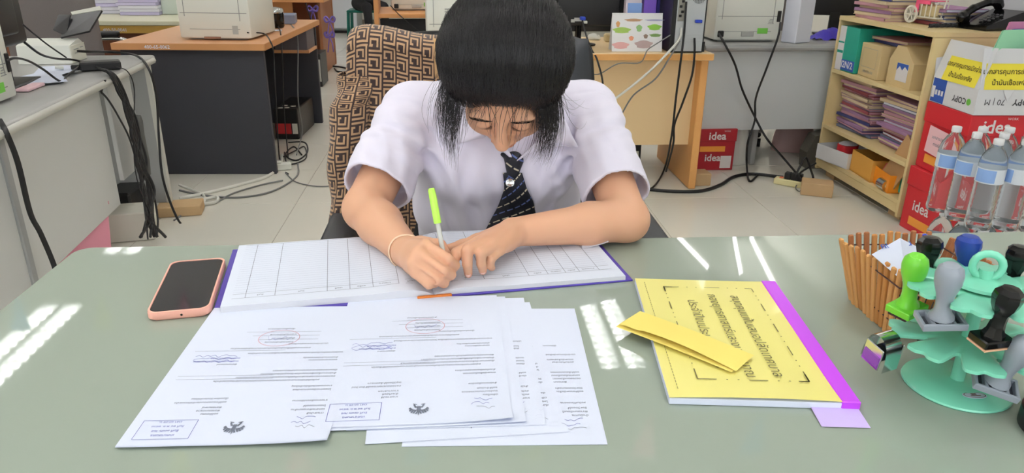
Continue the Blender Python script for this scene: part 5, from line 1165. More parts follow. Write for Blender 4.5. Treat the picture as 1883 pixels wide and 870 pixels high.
for s in (-1, 1):
    F_.cone((.0, s*.09, .53), (.36, s*.11, .50), .085, .062, .04); F_.cone((.36, s*.11, .50), (.44, s*.12, .09), .058, .04, .03); F_.cone((.42, s*.12, .045), (.60, s*.13, .035), .04, .032, .02)
    F_.cone((.06, s*.17, 1.0), (.10, s*.22, .76), .05, .04, .02); F_.cone((.10, s*.22, .76), (.30, s*.17, .68), .04, .028, .02); F_.ell((.36, s*.16, .67), (.05, .035, .02), None, .02)
FV, FF = F_.mesh(); o = npmesh('body', FV, FF, [mat('black_clothes', (26, 26, 30), rough=.8, var=.1), mat('far_skin', (214, 160, 130), rough=.5), mat('far_hair', (24, 22, 22), rough=.5)], pp)
cen = FV[FF].mean(1); mi = np.zeros(len(FF), np.int32); mi[(cen[:, 2] > 1.07)] = 1; mi[(cen[:, 0] > .30) & (cen[:, 2] > .62) & (cen[:, 2] < .74)] = 1; mi[(cen[:, 2] > 1.17) & (cen[:, 0] < .155)] = 2; mi[cen[:, 2] > 1.30] = 2; o.data.polygons.foreach_set('material_index', mi); o.data.update()
d2 = thing('far_desk', 'wooden desk with a dark front panel behind the jacket', 'desk', (-.17, 6.22, 0), R(4))
MB().box((0, 0, .735), (.92, .70, .032), b=.004).obj('top', m_wood2, d2); MB().box((0, -.30, .36), (.84, .02, .70)).obj('front_panel', m_inner, d2); MB().box((-.445, 0, .46), (.035, .72, .92), b=.003).obj('side_screen', m_wood2, d2); MB().box((.43, 0, .36), (.03, .66, .72)).obj('side_panel', m_wood2, d2)
tag(MB().prism([(.018*math.cos(a)*(1 if i % 2 else .5), .018*math.sin(a)*(1 if i % 2 else .5)) for i, a in enumerate(np.linspace(0, 2*math.pi, 11)[:-1])], 0, .002, Matrix.Rotation(math.pi/2, 4, 'X')).obj('yellow_sticker', mat('yellow_sticker', (236, 214, 60), rough=.5), loc=PY(763, 66, 5.885)), 'small yellow sticker on the dark front panel of the far desk', 'sticker')
cab('cable from the far printer over the dark panel', [PY(718, 10, 5.85), PY(735, 28, 5.85), PY(755, 45, 5.85), PY(775, 60, 5.86)], .004)
# ================================================================== PALE WOODEN DESK WITH MONITOR AND COMPUTER
bd = thing('pale_wood_desk', 'pale wooden desk with the monitor, calendar and computer tower', 'desk', (.565, 4.08, 0), R(.4))
MB().box((0, 0, .722), (1.49, .74, .036), b=.006, seg=2).obj('top', mat('pale_wood_top', (230, 200, 152), rough=.35, var=.07, scale=6, stretch=(14, 1, 1)), bd); b = MB(); b.box((0, -.369, .722), (1.48, .006, .03)); b.obj('front_edge', m_woode, bd)
for x in (-.72, .72): MB().box((x, .02, .352), (.04, .66, .70), b=.004).obj('side_panel', mat('orange_side', (222, 164, 98), rough=.4, var=.07, scale=6, stretch=(1, 1, 12)), bd)
MB().box((0, -.22, .468), (1.40, .02, .47)).obj('modesty_panel', mat('modesty_wood', (234, 204, 156), rough=.4, var=.06, scale=7, stretch=(1.2, 1, 16)), bd)
MB().box((.12, .2, .5), (.02, .3, .4)).obj('divider', m_wood, bd)
mo = thing('monitor', 'large black monitor seen from behind on the pale wooden desk', 'monitor', (.66, 4.06, .742), R(2))
cushion(MB(), (.05, .0, .22), (.47, .03, .30), .008).obj('housing', m_black, mo, smooth=40); cushion(MB(), (.05, -.025, .20), (.34, .03, .2), .01).obj('rear_panel', m_black, mo, smooth=40); MB().cyl((0, -.02, .012), (0, -.02, .14), .018, n=12).obj('stand_neck', m_blackgloss, mo); MB().lathe([(0, 0), (.10, 0), (.1, .006), (.03, .014), (0, .014)], 24, c=(0, -.01, 0), sy=.8).obj('stand_foot', m_black, mo, smooth=40)
b = MB(); b.box((.0, -.042, .135), (.055, .004, .018)); b.box((-.035, -.042, .128), (.02, .004, .016)); b.obj('port_panel', m_pg, mo); MB().box((.015, -.055, .142), (.028, .03, .018), b=.003).obj('blue_connector', mat('vga_blue', (40, 70, 190), rough=.4), mo); MB().box((.03, -.05, .122), (.022, .02, .014), b=.002).obj('white_connector', m_pw, mo)
cl = thing('desk_calendar', 'white tent calendar with food drawings on the pale wooden desk', 'calendar', (.928, 3.79, .741), R(1)); m_cal = mat('calendar_card', (238, 238, 240), rough=.6, var=.01)
b = MB(); b.T = Matrix.Rotation(R(-12), 4, 'X'); b.box((0, 0, .095), (.262, .0015, .19)); fc = b.obj('front_sheet', m_cal, cl); b = MB(); b.T = Matrix.Translation((0, .075, 0))@Matrix.Rotation(R(12), 4, 'X'); b.box((0, 0, .095), (.262, .0015, .19)); b.obj('rear_sheet', m_cal, cl)
for i, (x, z, w_, h_, c_) in enumerate(((-.02, .155, .09, .014, (176, 140, 110)), (.09, .12, .07, .03, (130, 180, 70)), (-.08, .105, .09, .03, (150, 180, 90)), (.01, .115, .03, .035, (140, 180, 120)), (.095, .08, .06, .016, (110, 140, 80)), (-.03, .065, .024, .024, (210, 140, 110)), (.045, .075, .022, .022, (130, 110, 100)), (-.085, .03, .085, .035, (206, 160, 160)), (.035, .035, .09, .04, (170, 150, 150)), (-.1, .135, .02, .03, (200, 150, 100)), (.09, .155, .10, .008, (150, 150, 180)))):
    b = MB(); b.T = Matrix.Rotation(R(-12), 4, 'X'); b.prism([(x+w_/2*math.cos(a)*(1+.2*math.sin(5*a)), z+h_/2*math.sin(a)) for a in np.linspace(0, 6.28, 17)[:-1]], .0009, .0014, Matrix.Rotation(math.pi/2, 4, 'X')); b.obj('food_drawing', mat('drawing_%d' % i, c_, rough=.7, var=.25, scale=200), fc)
m_vio = mat('violet_binder', (132, 96, 206), rough=.45); m_nvy = mat('navy_binder', (40, 36, 110), rough=.45)
for i, (x, w_, m_, lb, h_) in enumerate(((.935, .085, mat('booklet_cover', (206, 196, 208), rough=.5, var=.2, scale=40), 'pale booklet with coloured cover behind the calendar', .27), (1.025, .07, m_vio, 'violet binder behind the calendar', .31), (1.072, .022, m_nvy, 'navy binder leaning beside the violet binder', .32), (1.096, .02, mat('violet_sheet', (120, 84, 200), rough=.4), 'slim violet folder against the black computer side', .32))):
    t = thing('binder', lb, 'binder', (x, 3.98+.01*i, .7415), R(2)); b = MB(); b.box((0, 0, h_/2), (w_-.002, .05, h_), b=.003); b.obj('cover', m_, t); b = MB(); b.box((0, .004, h_/2), (w_*.7, .044, h_+.003)); b.obj('pages', m_paper, t)
b = MB(); b.box((.005, -.027, .19), (.075, .003, .07)); o = b.obj('cover_picture', mat('cover_picture', (120, 150, 200), rough=.5, var=.5, scale=60), COL.objects['binder'])
pt_ = thing('computer_tower', 'computer tower showing its grey metal rear on the pale wooden desk', 'computer', (1.172, 3.745, .741), R(1)); m_metal = mat('brushed_metal', (186, 191, 193), rough=.4, var=.06)
MB().box((0, .21, .19), (.175, .42, .378), b=.004).obj('shell', m_black, pt_); MB().box((.006, -.001, .185), (.145, .004, .355)).obj('rear_plate', m_metal, pt_); MB().box((-.046, -.004, .24), (.032, .004, .17)).obj('port_shield', mat('shield', (150, 148, 140), rough=.4, metal=.5), pt_)
b = MB()
for i, z in enumerate((.31, .29, .27, .25, .225, .20, .18)): b.box((-.046+(.006 if i % 2 else -.004), -.007, z), (.014, .004, .012), b=.001)
b.obj('ports', m_black, pt_)
b = MB(); b.cyl((.04, -.003, .275), (.04, -.0045, .275), .036, n=24); fn_ = b.obj('fan_opening', mat('fan_dark', (60, 62, 64)), pt_)
b = MB()
for i in range(-4, 5):
    w_ = math.sqrt(max(0, .036**2-(i*.008)**2)); b.box((.04, -.006, .275+i*.008), (2*w_, .003, .0028)); b.box((.04+i*.008, -.006, .275), (.0028, .003, 2*w_))
b.cyl((.04, -.005, .275), (.04, -.0075, .275), .012, n=16); b.obj('fan_grille', m_metal, fn_)
for i in range(5): MB().box((.015, -.004, .045+.018*i), (.12, .003, .013)).obj('slot_cover', m_metal, pt_)
MB().box((.045, -.012, .155), (.034, .02, .014), b=.002).obj('blue_connector', mat('vga_blue', (40, 70, 190)), pt_); MB().box((.085, .0, .03), (.014, .012, .05)).obj('lock_tab', m_black, pt_)
q = PZ(1092, 72, .742); ms = thing('mouse', 'small pale mouse on the pale wooden desk by the monitor', 'mouse', (q.x, q.y, .7415), .4); MB().lathe([(0, 0), (.03, 0), (.033, .008), (.026, .024), (.01, .032), (0, .033)], 18, sy=1.6).obj('mouse_shell', m_pw, ms, smooth=50); MB().box((0, -.03, .026), (.004, .016, .008), b=.001).obj('wheel', m_pg, ms)
q = PZ(1125, 76, .742); tag(MB().box((0, 0, .022), (.09, .05, .044), b=.008).obj('cream_box', mat('cream_box', (224, 206, 160)), loc=(q.x, q.y, .7415)), 'small cream box behind the calendar edge', 'box')
for lb, pts, r_, m_ in (
    ('grey video cable hanging from the monitor over the desk edge', [PY(1071, 38, 4.0), PY(1078, 65, 3.9), PZ(1088, 92, .75), PY(1098, 110, 3.69), PY(1108, 150, 3.7), PY(1105, 175, 3.75), PY(1080, 215, 3.82)], .005, m_cable),
    ('white network cable running down from the computer tower', [PY(1253, 52, 3.72), PY(1250, 70, 3.69), PY(1230, 95, 3.67), PY(1190, 135, 3.66), PY(1140, 175, 3.66), PY(1100, 200, 3.7)], .006, m_cablew),
    ('thin grey cable hanging below the white network cable', [PY(1250, 75, 3.70), PY(1232, 105, 3.67), PY(1205, 145, 3.68), PY(1165, 175, 3.7), PY(1140, 215, 3.74), PY(1120, 240, 3.8)], .004, m_cableg),
    ('straight black cable falling from the computer tower past the side panel', [PY(1262, 3, 3.715), PY(1258, 60, 3.70), PY(1252, 110, 3.675), PY(1243, 180, 3.7), PY(1235, 250, 3.75), PZ(1222, 310, .03), PZ(1200, 345, .01), PZ(1175, 347, .008)], .0055, m_cable),
    ('black cable falling from the blue connector of the computer tower', [PY(1277, 70, 3.715), PY(1277, 100, 3.69), PY(1272, 140, 3.68), PY(1255, 190, 3.7), PY(1240, 230, 3.73), PY(1238, 265, 3.75), PZ(1225, 315, .03)], .0055, m_cable),
    ('thin cable kinking across the wooden panel below the calendar', [PY(1240, 60, 3.76), PY(1205, 82, 3.72), PY(1190, 93, 3.68), PY(1177, 115, 3.69), PY(1137, 117, 3.70), PY(1105, 135, 3.72), PY(1090, 137, 3.76)], .003, m_cableg),
    ('thick black floor cable sweeping from the chair to the power strip', [PZ(1110, 342, .008), PZ(1175, 347, .008), PZ(1240, 352, .008), PZ(1290, 351, .008), PZ(1325, 340, .008), PZ(1350, 325, .008), PZ(1385, 320, .010), PZ(1440, 326, .012)], .010, m_cable),
    ('black cable looping from the right white printer to the floor', [PY(1322, 62, 4.16), PY(1335, 85, 4.03), PY(1352, 120, 4.03), PY(1365, 165, 4.04), PY(1388, 215, 4.05), PZ(1410, 255, .25), PZ(1440, 290, .10), PZ(1470, 325, .03)], .006, m_cable),
    ('second black cable from the right white printer crossing the first', [PY(1435, 42, 4.15), PY(1430, 70, 4.03), PY(1410, 125, 4.04), PY(1390, 180, 4.05), PY(1388, 222, 4.05), PZ(1375, 262, .2), PZ(1373, 300, .05), PZ(1378, 333, .008), PZ(1395, 320, .01)], .006, m_cable)):
    cab(lb, pts, r_, m_)
pu = thing('computer_tower', 'black computer tower on the floor under the pale wooden desk', 'computer', (1.0, 4.28, 0)); MB().box((0, 0, .19), (.16, .30, .376), b=.004).obj('case', m_black, pu); MB().box((.05, -.153, .1), (.03, .004, .05)).obj('white_label', m_pw, pu)
tag(MB().box((0, 0, .035), (.13, .10, .07), b=.003).obj('wood_block', m_brick, loc=(1.345, 3.88, .0005), rz=R(3)), 'wooden block beside the foot of the pale wooden desk', 'block')
# ================================================================== PALE GREY DESK AT THE RIGHT
m_gp = mat('blue_grey_panel', (212, 217, 220), rough=.5, var=.03)
rd_ = thing('right_grey_desk', 'pale grey desk carrying a white printer at the right', 'desk', (1.93, 4.46, 0), R(2.5))
MB().box((0, 0, .722), (1.14, .72, .04), b=.012, seg=3).obj('worktop', m_greytop, rd_, smooth=40); MB().box((0, -.28, .47), (1.06, .02, .46)).obj('modesty_panel', m_gp, rd_); b = MB(); b.tube([(-.565, -.357, .722), (.565, -.357, .722)], .016, 8, smooth=False); b.obj('edge_band', m_leg, rd_)
MB().box((-.13, .04, .352), (.03, .50, .70), b=.003).obj('leg_panel', m_leg, rd_); MB().box((.54, .0, .352), (.03, .60, .70), b=.003).obj('leg_panel', m_leg, rd_)
tag(MB().box((0, 0, .16), (.13, .10, .318), b=.003).obj('white_carton', mat('carton_white', (222, 224, 236), rough=.6), loc=(1.945, 4.195, .7425), rz=R(28)), 'tall white carton beside the right white printer', 'box')
m2 = thing('monitor', 'dark monitor seen from behind at the right grey desk', 'monitor', (2.34, 4.56, .7425), R(-10)); cushion(MB(), (0, 0, .26), (.42, .03, .28), .008).obj('housing', m_black, m2, smooth=40); MB().box((0, -.01, .07), (.06, .02, .13)).obj('stand_neck', m_black, m2); MB().box((0, 0, .006), (.2, .15, .012), b=.004).obj('stand_foot', m_black, m2)
b = MB(); b.grid(lambda u, v: (.22*(u-.5), .12*(v-.5), .004+.06*math.sin(math.pi*u)*math.sin(math.pi*v)+.008*math.sin(17*u+8*v)), 16, 10); tag(b.obj('violet_bag', mat('violet_nylon', (70, 56, 180), rough=.45), loc=(2.22, 4.34, .743), smooth=60), 'crumpled violet bag on the right grey desk', 'bag')
# paper cartons
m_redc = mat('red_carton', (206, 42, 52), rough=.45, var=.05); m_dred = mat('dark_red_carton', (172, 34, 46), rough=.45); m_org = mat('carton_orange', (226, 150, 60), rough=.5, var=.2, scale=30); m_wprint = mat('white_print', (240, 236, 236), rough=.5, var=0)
def idea_carton(label, loc, rz, W, D, Hh, body=None):
    """W along local x (front, facing -y), D along y (left side facing -x)"""
    t = thing('paper_carton', label, 'box', loc, rz, 'red copy-paper cartons'); body = body or m_redc
    MB().box((0, 0, Hh*.36), (W, D, Hh*.72), b=.002).obj('carton_body', body, t); ld = MB().box((0, 0, Hh*.85), (W+.008, D+.008, Hh*.298), b=.002).obj('lid', body, t)
    yf, xl = -D/2-.0052, -W/2-.0052
    b = MB(); text(b, 'idea', Hh*.26, frame((-.005, yf, Hh*.83), (1, 0, 0), (0, 0, 1)), 'CENTER', .0012); text(b, 'WORK', Hh*.05, frame((W*.24, yf, Hh*.95), (1, 0, 0), (0, 0, 1))); b.obj('brand_lettering', m_wprint, ld)
    b = MB(); text(b, 'idea', Hh*.24, frame((xl+.004, 0.03, Hh*.42), (0, -1, 0), (0, 0, 1)), 'CENTER', .0012); b.obj('side_lettering', m_wprint, t); b = MB(); text(b, 'idea', Hh*.24, frame((-.02, yf+.004, Hh*.30), (1, 0, 0), (0, 0, 1)), 'CENTER', .0012); b.obj('front_lettering', m_wprint, t)
    b = MB(); b.box((xl+.004, .02, Hh*.17), (.001, D*.5, Hh*.13)); b.obj('orange_picture', m_org, t); b = MB(); b.box((-W*.12, yf+.004, Hh*.52), (W*.7, .001, Hh*.13)); b.obj('orange_picture', m_org, t); b = MB(); b.box((xl+.0032, -.07, Hh*.12), (.001, .05, .05)); b.obj('white_panel', m_wprint, t); b = MB(); b.box((W*.28, yf+.0032, Hh*.2), (W*.3, .001, Hh*.3)); b.obj('white_panel', m_wprint, t)
    return t
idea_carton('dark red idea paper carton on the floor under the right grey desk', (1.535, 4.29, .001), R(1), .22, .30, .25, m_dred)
b = MB(); b.grid(lambda u, v: (.07*math.cos(6.283*u)*(1-.5*v**3)*(1+.12*math.sin(5*6.28*u+4*v)), .06*math.sin(6.283*u)*(1-.5*v**3)*(1+.1*math.sin(7*6.28*u)), .28*v), 28, 12, closeu=True); tag(b.obj('white_bag', mat('white_plastic_bag', (228, 228, 222), rough=.4), loc=(1.72, 4.30, .001), smooth=60), 'crumpled white plastic bag beside the dark red carton', 'bag')
cs = thing('swivel_chair', 'swivel chair base with casters behind the right grey desk', 'chair', (2.12, 4.93, 0)); 
for i in range(5):
    a = R(72*i+30); e = Vector((.27*math.cos(a), .27*math.sin(a), .08)); b = MB(); b.tube([(0, 0, .12), tuple(e)], .02, 8, smooth=False); b.obj('leg', m_black, cs); b = MB(); n_ = Vector((-math.sin(a), math.cos(a), 0)); b.cyl(e-n_*.022-Vector((0, 0, .05)), e+n_*.022-Vector((0, 0, .05)), .029, n=16); b.obj('caster', m_black, cs)
MB().cyl((0, 0, .1), (0, 0, .42), .03, n=12).obj('gas_lift', m_steel, cs); cushion(MB(), (0, 0, .46), (.46, .46, .08), .03).obj('seat', m_gf, cs, smooth=40); cushion(MB(), (0, .25, .74), (.42, .07, .40), .03).obj('backrest', m_gf, cs, smooth=40)
b = MB(); b.grid(lambda u, v: (.14*math.cos(6.283*u)*(1-.4*v**3), .09*math.sin(6.283*u)*(1-.4*v**3)*(1+.1*math.sin(4*6.28*u)), .2*v), 24, 8, closeu=True); tag(b.obj('pink_bag', mat('pale_rose_bag', (214, 178, 176), rough=.6), loc=(2.22, 4.60, .001), smooth=60), 'pale pink bag on the floor beyond the power strip', 'bag')
b = MB(); b.prism([(-.09, 0), (.09, 0), (.09, .13), (.02, .22), (-.06, .20), (-.10, .10)], -.05, .05, Matrix.Rotation(math.pi/2, 4, 'X')); tag(b.obj('dark_case', mat('taupe_case', (96, 92, 84), rough=.6), loc=(2.20, 4.20, .001)), 'dark taupe case standing left of the wooden shelf', 'case')
q0, q1 = PZ(1425, 330, .02), PZ(1483, 340, .02); ps = thing('power_strip', 'cream power strip with orange switches on the floor', 'power strip', ((q0.x+q1.x)/2, (q0.y+q1.y)/2, .0005), math.atan2(q1.y-q0.y, q1.x-q0.x)); L_ = (q1-q0).length
MB().box((0, 0, .018), (L_, .055, .035), b=.004).obj('strip_body', mat('cream_plastic', (232, 222, 170), rough=.5), ps)
for x in (-.3, .42): MB().box((L_*x, 0, .0375), (.02, .02, .006), b=.001).obj('switch', mat('orange_switch', (236, 130, 90)), ps)
for x in (-.1, .1, .25): MB().box((L_*x, 0, .055), (.035, .035, .04), b=.004).obj('plug', m_black, ps)
q = PZ(1503, 352, .03); tag(MB().box((0, 0, .035), (.16, .11, .07), b=.003).obj('wood_block', m_brick, loc=(q.x+.02, q.y+.05, .0005), rz=R(-25)), 'wooden block at the foot of the wooden shelf', 'block')
cab('black cable tangle rising from the power strip', [PZ(1462, 325, .06), PZ(1472, 305, .12), PZ(1482, 290, .16), PZ(1490, 310, .1), PZ(1495, 330, .02), PZ(1480, 335, .04), PZ(1470, 320, .08), PZ(1500, 300, .12)], .006); cab('grey wire loop on the floor in front of the power strip', [PZ(1470, 333, .03), PZ(1463, 345, .01), PZ(1470, 352, .006), PZ(1474, 345, .006), PZ(1466, 338, .01)], .003, m_cableg)
# ================================================================== WOODEN SHELF
m_ply = mat('pale_plywood', (222, 200, 148), rough=.5, var=.07, scale=5, stretch=(1, 8, 1)); m_plyd = mat('plywood_back', (170, 146, 104), rough=.6, var=.08)
SX, SY0, SY1, SD = 2.12, 3.20, 4.07, .50
sh = thing('wooden_shelf', 'low pale plywood shelf unit with folders, boxes and a telephone', 'shelf', (SX, SY0, 0)); LW_ = SY1-SY0
for z, t_, w_ in ((.89, .022, 0), (.605, .02, .038), (.29, .02, .038), (.105, .02, .038)): MB().box((SD/2, LW_/2, z), (SD, LW_-w_, t_), b=.001).obj('shelf_board', m_ply, sh)
MB().box((.012, LW_/2, .072), (.02, LW_-.038, .044), b=.001).obj('plinth', m_ply, sh)
for y in (.009, LW_-.009): MB().box((SD/2, y, .4555), (SD-.004, .018, .845)).obj('side_panel', m_ply, sh)
MB().box((SD-.006, LW_/2, .46), (.010, LW_-.04, .83)).obj('back_panel', m_plyd, sh)
for y in (.1, LW_-.1): MB().box((.25, y, .016), (.4, .1, .032)).obj('foot_block', m_brick, sh)
# folders: piles of thin files, each one an object
fm = [mat('folder_'+n_, c_, rough=.75, var=.12, scale=60) for n_, c_ in (('violet', (170, 132, 168)), ('navy', (62, 66, 116)), ('maroon', (150, 74, 80)), ('cream', (216, 196, 164)), ('rose', (196, 148, 160)), ('slate', (120, 126, 150)))]
fbase = {}
def folder_pile(where, x, y, z, n_, W, D, th, group, jit=.012):
    for i in range(n_):
        k_ = random.choice((0, 0, 1, 2, 3, 3, 4, 5)); key_ = (k_, W, D, th)
        if key_ not in fbase:
            t = thing('folder', 'x', 'folder', group=group); b = MB(); b.box((0, 0, th*.9), (W, D, th*.14)); b.box((0, 0, th*.08), (W, D, th*.14)); b.box((0, -D/2+.001, th*.5), (W, .002, th*.9)); b.obj('cover', fm[k_], t); MB().box((0, .004, th*.5), (W*.97, D*.95, th*.62)).obj('sheets', random.choice((fm[3], m_wp, fm[4])), t); fbase[key_] = t; o = t
        else: o = dup(fbase[key_])
        o.location = (x+random.uniform(-jit, jit), y+random.uniform(-jit, jit)*1.2, z+th*i); o.rotation_euler = (random.uniform(-.008, .008), 0, R(90+random.uniform(-5, 5)) if i % 2 else R(-90+random.uniform(-5, 5)))
        nth = ('lowest', 'second', 'third', 'fourth', 'fifth', 'sixth', 'seventh', 'eighth', 'ninth', 'tenth', 'eleventh', 'twelfth', 'thirteenth', 'fourteenth', 'fifteenth', 'sixteenth', 'seventeenth', 'eighteenth', 'nineteenth')[i]
        o['label'] = nth+' folder up in '+where; o['group'] = group
folder_pile('the left folder stack on the middle shelf', 2.30, 3.86, .3005, 18, .32, .24, .0155, 'folders in the left stack'); folder_pile('the right folder stack on the middle shelf', 2.32, 3.47, .3005, 16, .30, .235, .0155, 'folders in the right stack', .018)
folder_pile('the left folder stack on the shelf top', 2.30, 3.86, .9015, 7, .32, .24, .016, 'folders on the shelf top'); folder_pile('the folder stack behind the toy cart on the shelf top', 2.42, 3.62, .9015, 5, .30, .22, .016, 'folders behind the cart')
# boxes on the second shelf
m_teal = mat('teal_carton', (38, 160, 138), rough=.5, var=.04); m_kraft = mat('kraft_card', (214, 190, 142), rough=.7, var=.05); m_blp = mat('label_blue', (52, 92, 178), rough=.5)
tb = thing('ink_carton', 'teal and white carton marked I2N/2 on the shelf', 'box', (2.315, 3.955, .616), R(2)); MB().box((0, 0, .118), (.37, .19, .235), b=.002).obj('carton_body', m_teal, tb); 
MB().box((-.1862, .065, .118), (.0015, .06, .234)).obj('white_side', m_wprint, tb); b = MB(); b.box((-.1868, -.03, .035), (.0012, .128, .055)); b.obj('blue_band', m_blp, tb); b = MB(); text(b, 'I2N/2', .05, frame((-.1878, -.025, .036), (0, -1, 0), (0, 0, 1)), 'CENTER', .001); b.obj('lettering', m_wprint, tb); b = MB(); b.box((-.1872, .065, .10), (.001, .058, .014)); b.box((-.1872, .065, .15), (.001, .058, .008)); b.obj('teal_stripes', m_teal, tb)
kb = thing('kraft_carton', 'square kraft carton with a grey printed panel on the shelf', 'box', (2.30, 3.735, .616), R(-3)); MB().box((0, 0, .085), (.30, .21, .17), b=.002).obj('carton_body', m_kraft, kb); b = MB(); b.T = Matrix.Translation((-.1508, 0, .09))@Matrix.Rotation(-math.pi/2, 4, 'Z')@Matrix.Rotation(math.pi/2, 4, 'X'); rect(b, -.08, -.04, .07, .055, .0015, .0005)
b.obj('printed_frame', m_line_, kb); b = MB(); text(b, '100x120x100', .02, frame((-.1515, 0, .028), (0, -1, 0), (0, 0, 1))); b.obj('lettering', m_line_, kb)
hb = thing('kraft_carton', 'house-shaped kraft carton with a blue mountain label on the shelf', 'box', (2.31, 3.47, .616), R(-2)); b = MB(); b.prism([(-.11, 0), (.11, 0), (.11, .12), (.02, .19), (-.06, .19), (-.11, .12)], -.15, .15, Matrix([[0, 0, 1, 0], [-1, 0, 0, 0], [0, 1, 0, 0], [0, 0, 0, 1]])); b.obj('carton_body', m_kraft, hb)
lb_ = MB().box((-.1508, -.02, .07), (.001, .10, .085)).obj('label', m_wprint, hb); b = MB(); b.add([(-.1516, .03, .075), (-.1516, .03, .112), (-.1516, -.07, .112), (-.1516, -.07, .085), (-.1516, -.04, .10), (-.1516, -.02, .08), (-.1516, .005, .098)], [(0, 1, 2, 3, 4, 5, 6)]); b.obj('blue_sky_print', m_blp, lb_)
folder_pile('the pile lying on top of the kraft carton', 2.33, 3.72, .7865, 2, .32, .24, .015, 'folders on the kraft carton', .004)
# bottom shelf trays
def tray(nm, label, loc, rz, W, D, Hh, m_, cat='box'):
    t = thing(nm, label, cat, loc, rz); b = MB(); b.box((0, 0, .002), (W, D, .004)); b.obj('bottom', m_, t)
    for s in (-1, 1): MB().box((s*(W/2-.0015), 0, Hh/2), (.003, D, Hh)).obj('long_side', m_, t); MB().box((0, s*(D/2-.0015), Hh/2), (W-.006, .003, Hh)).obj('short_side', m_, t)
    return t
tray('white_tray_box', 'open white box with a red roll on the bottom shelf', (2.20, 3.885, .1155), R(12), .20, .26, .085, mat('white_card2', (228, 228, 230), rough=.7))
rr_ = thing('red_tape', 'red tape roll in a clear shell inside the open white box', 'tape', (2.19, 3.87, .122), R(10)); MB().lathe([(.03, 0), (.055, 0), (.055, .04), (.03, .04), (.03, 0)], 28, c=(0, 0, .06)).obj('red_ring', m_redc, rr_, smooth=30); MB().cyl((0, 0, 0), (0, 0, .06), .045, n=20).obj('core', m_pg, rr_); MB().lathe([(0, .10), (.03, .10), (.05, .103), (.03, .115), (0, .118)], 24).obj('shell', m_wp, rr_, smooth=40)
tray('orange_tray_box', 'open ochre cardboard box on the bottom shelf', (2.26, 3.61, .1155), R(-4), .24, .24, .115, mat('ochre_card', (224, 166, 76), rough=.6))
tray('orange_carton', 'small bright orange carton in front on the bottom shelf', (2.20, 3.43, .1155), R(-8), .12, .24, .09, mat('bright_orange', (244, 150, 40), rough=.5))
b = MB(); b.grid(lambda u, v: (.10*(u-.5), .18*(v-.5), .01+.10*math.sin(math.pi*u)*math.sin(math.pi*v)+.012*math.sin(20*u+9*v)), 14, 14); tag(b.obj('rose_bundle', mat('rose_plastic', (206, 90, 104), rough=.5), loc=(2.21, 3.46, .121), smooth=60), 'crumpled rose-red bundle in the bright orange carton', 'bundle')
ro = thing('foil_roll', 'small silver foil roll beside the bright orange carton', 'roll', (2.135, 3.375, .1155)); MB().cyl((0, -.03, .03), (0, .03, .03), .028, n=18).obj('foil', m_steel, ro, smooth=40); MB().cyl((0, -.032, .03), (0, .032, .03), .012, n=14).obj('core', m_kraft, ro)
b = MB(); b.box((0, 0, .135), (.008, .14, .27), rot=(R(26), R(6), 0), b=.001); tag(b.obj('clipboard', mat('hardboard', (190, 150, 104), rough=.6), loc=(2.165, 3.335, .121)), 'brown hardboard clipboard leaning on the bottom shelf', 'clipboard')
gb = thing('green_book', 'teal green notebook leaning behind the clipboard', 'notebook', (2.19, 3.275, .1155)); b = MB(); b.box((0, 0, .14), (.03, .055, .27), rot=(R(24), 0, 0), b=.002); b.obj('spine_cover', mat('teal_cover', (64, 176, 150), rough=.5), gb); b = MB(); b.box((.02, -.012, .14), (.012, .06, .25), rot=(R(24), 0, 0)); b.obj('grey_insert', mat('grey_insert', (140, 160, 156)), gb)
# telephone and toy cart on the shelf top
ZT = .9015
tp_ = thing('telephone', 'black desk telephone with coiled cord on the shelf top', 'telephone', (2.47, 3.36, ZT), R(-90+12))
b = MB(); b.T = Matrix([[0, 0, 1, 0], [1, 0, 0, 0], [0, 1, 0, 0], [0, 0, 0, 1]]); b.prism([(-.10, 0), (.09, 0), (.11, .03), (.11, .085), (-.10, .022)], -.085, .085); b.obj('phone_base', m_blackgloss, tp_)
hs = SDF((-.12, -.16, 0), (.02, .17, .2), .003); hs.chain([V3(-.055, -.10, .055), V3(-.055, -.05, .088), V3(-.055, .03, .115), V3(-.055, .085, .115)], [.018, .016, .016, .018], .01); hs.cone((-.055, -.105, .05), (-.055, -.085, .04), .024, .022, .01); hs.cone((-.055, .09, .112), (-.055, .10, .10), .024, .022, .01)
hv_, hf_ = hs.mesh(); npmesh('handset', hv_, hf_, m_blackgloss, tp_)
b = MB()
for i in range(3):
    for j in range(4): b.box((.0+.022*i, -.05+.022*j, .0435+.0073*j), (.014, .012, .006), b=.002, rot=(R(17), 0, 0))
b.obj('keypad', mat('key_grey', (70, 70, 74), rough=.4), tp_)
cpts = [(-.07-.004*math.cos(i*1.3)+.0*i, -.105-.0011*i, .012+.009*math.sin(i*1.3)) for i in range(150)]
b = MB(); b.tube(cpts, .0025, 4, smooth=False); b.obj('coiled_cord', m_black, tp_)
tc_ = thing('toy_cart', 'small white toy cart with a pink ribbon on the shelf top', 'ornament', (2.30, 3.585, ZT), R(-80)); m_ivory = mat('ivory_plastic', (236, 232, 218), rough=.4)
for s, r_ in ((-1, .042), (1, .042)):
    b = MB(); b.T = Matrix.Translation((-.05, s*.04, .045))@Matrix.Rotation(math.pi/2, 4, 'X'); b.lathe([(r_-.009, -.004), (r_, -.004), (r_, .004), (r_-.009, .004), (r_-.009, -.004)], 24)
    for k_ in range(6): a = R(60*k_); b.tube([(0, 0, 0), ((r_-.005)*math.cos(a), (r_-.005)*math.sin(a), 0)], .0025, 5, smooth=False)
    b.cyl((0, 0, -.005), (0, 0, .005), .008, n=10); b.obj('wheel', m_ivory, tc_)
b = MB(); b.box((.03, 0, .035), (.16, .06, .006)); 
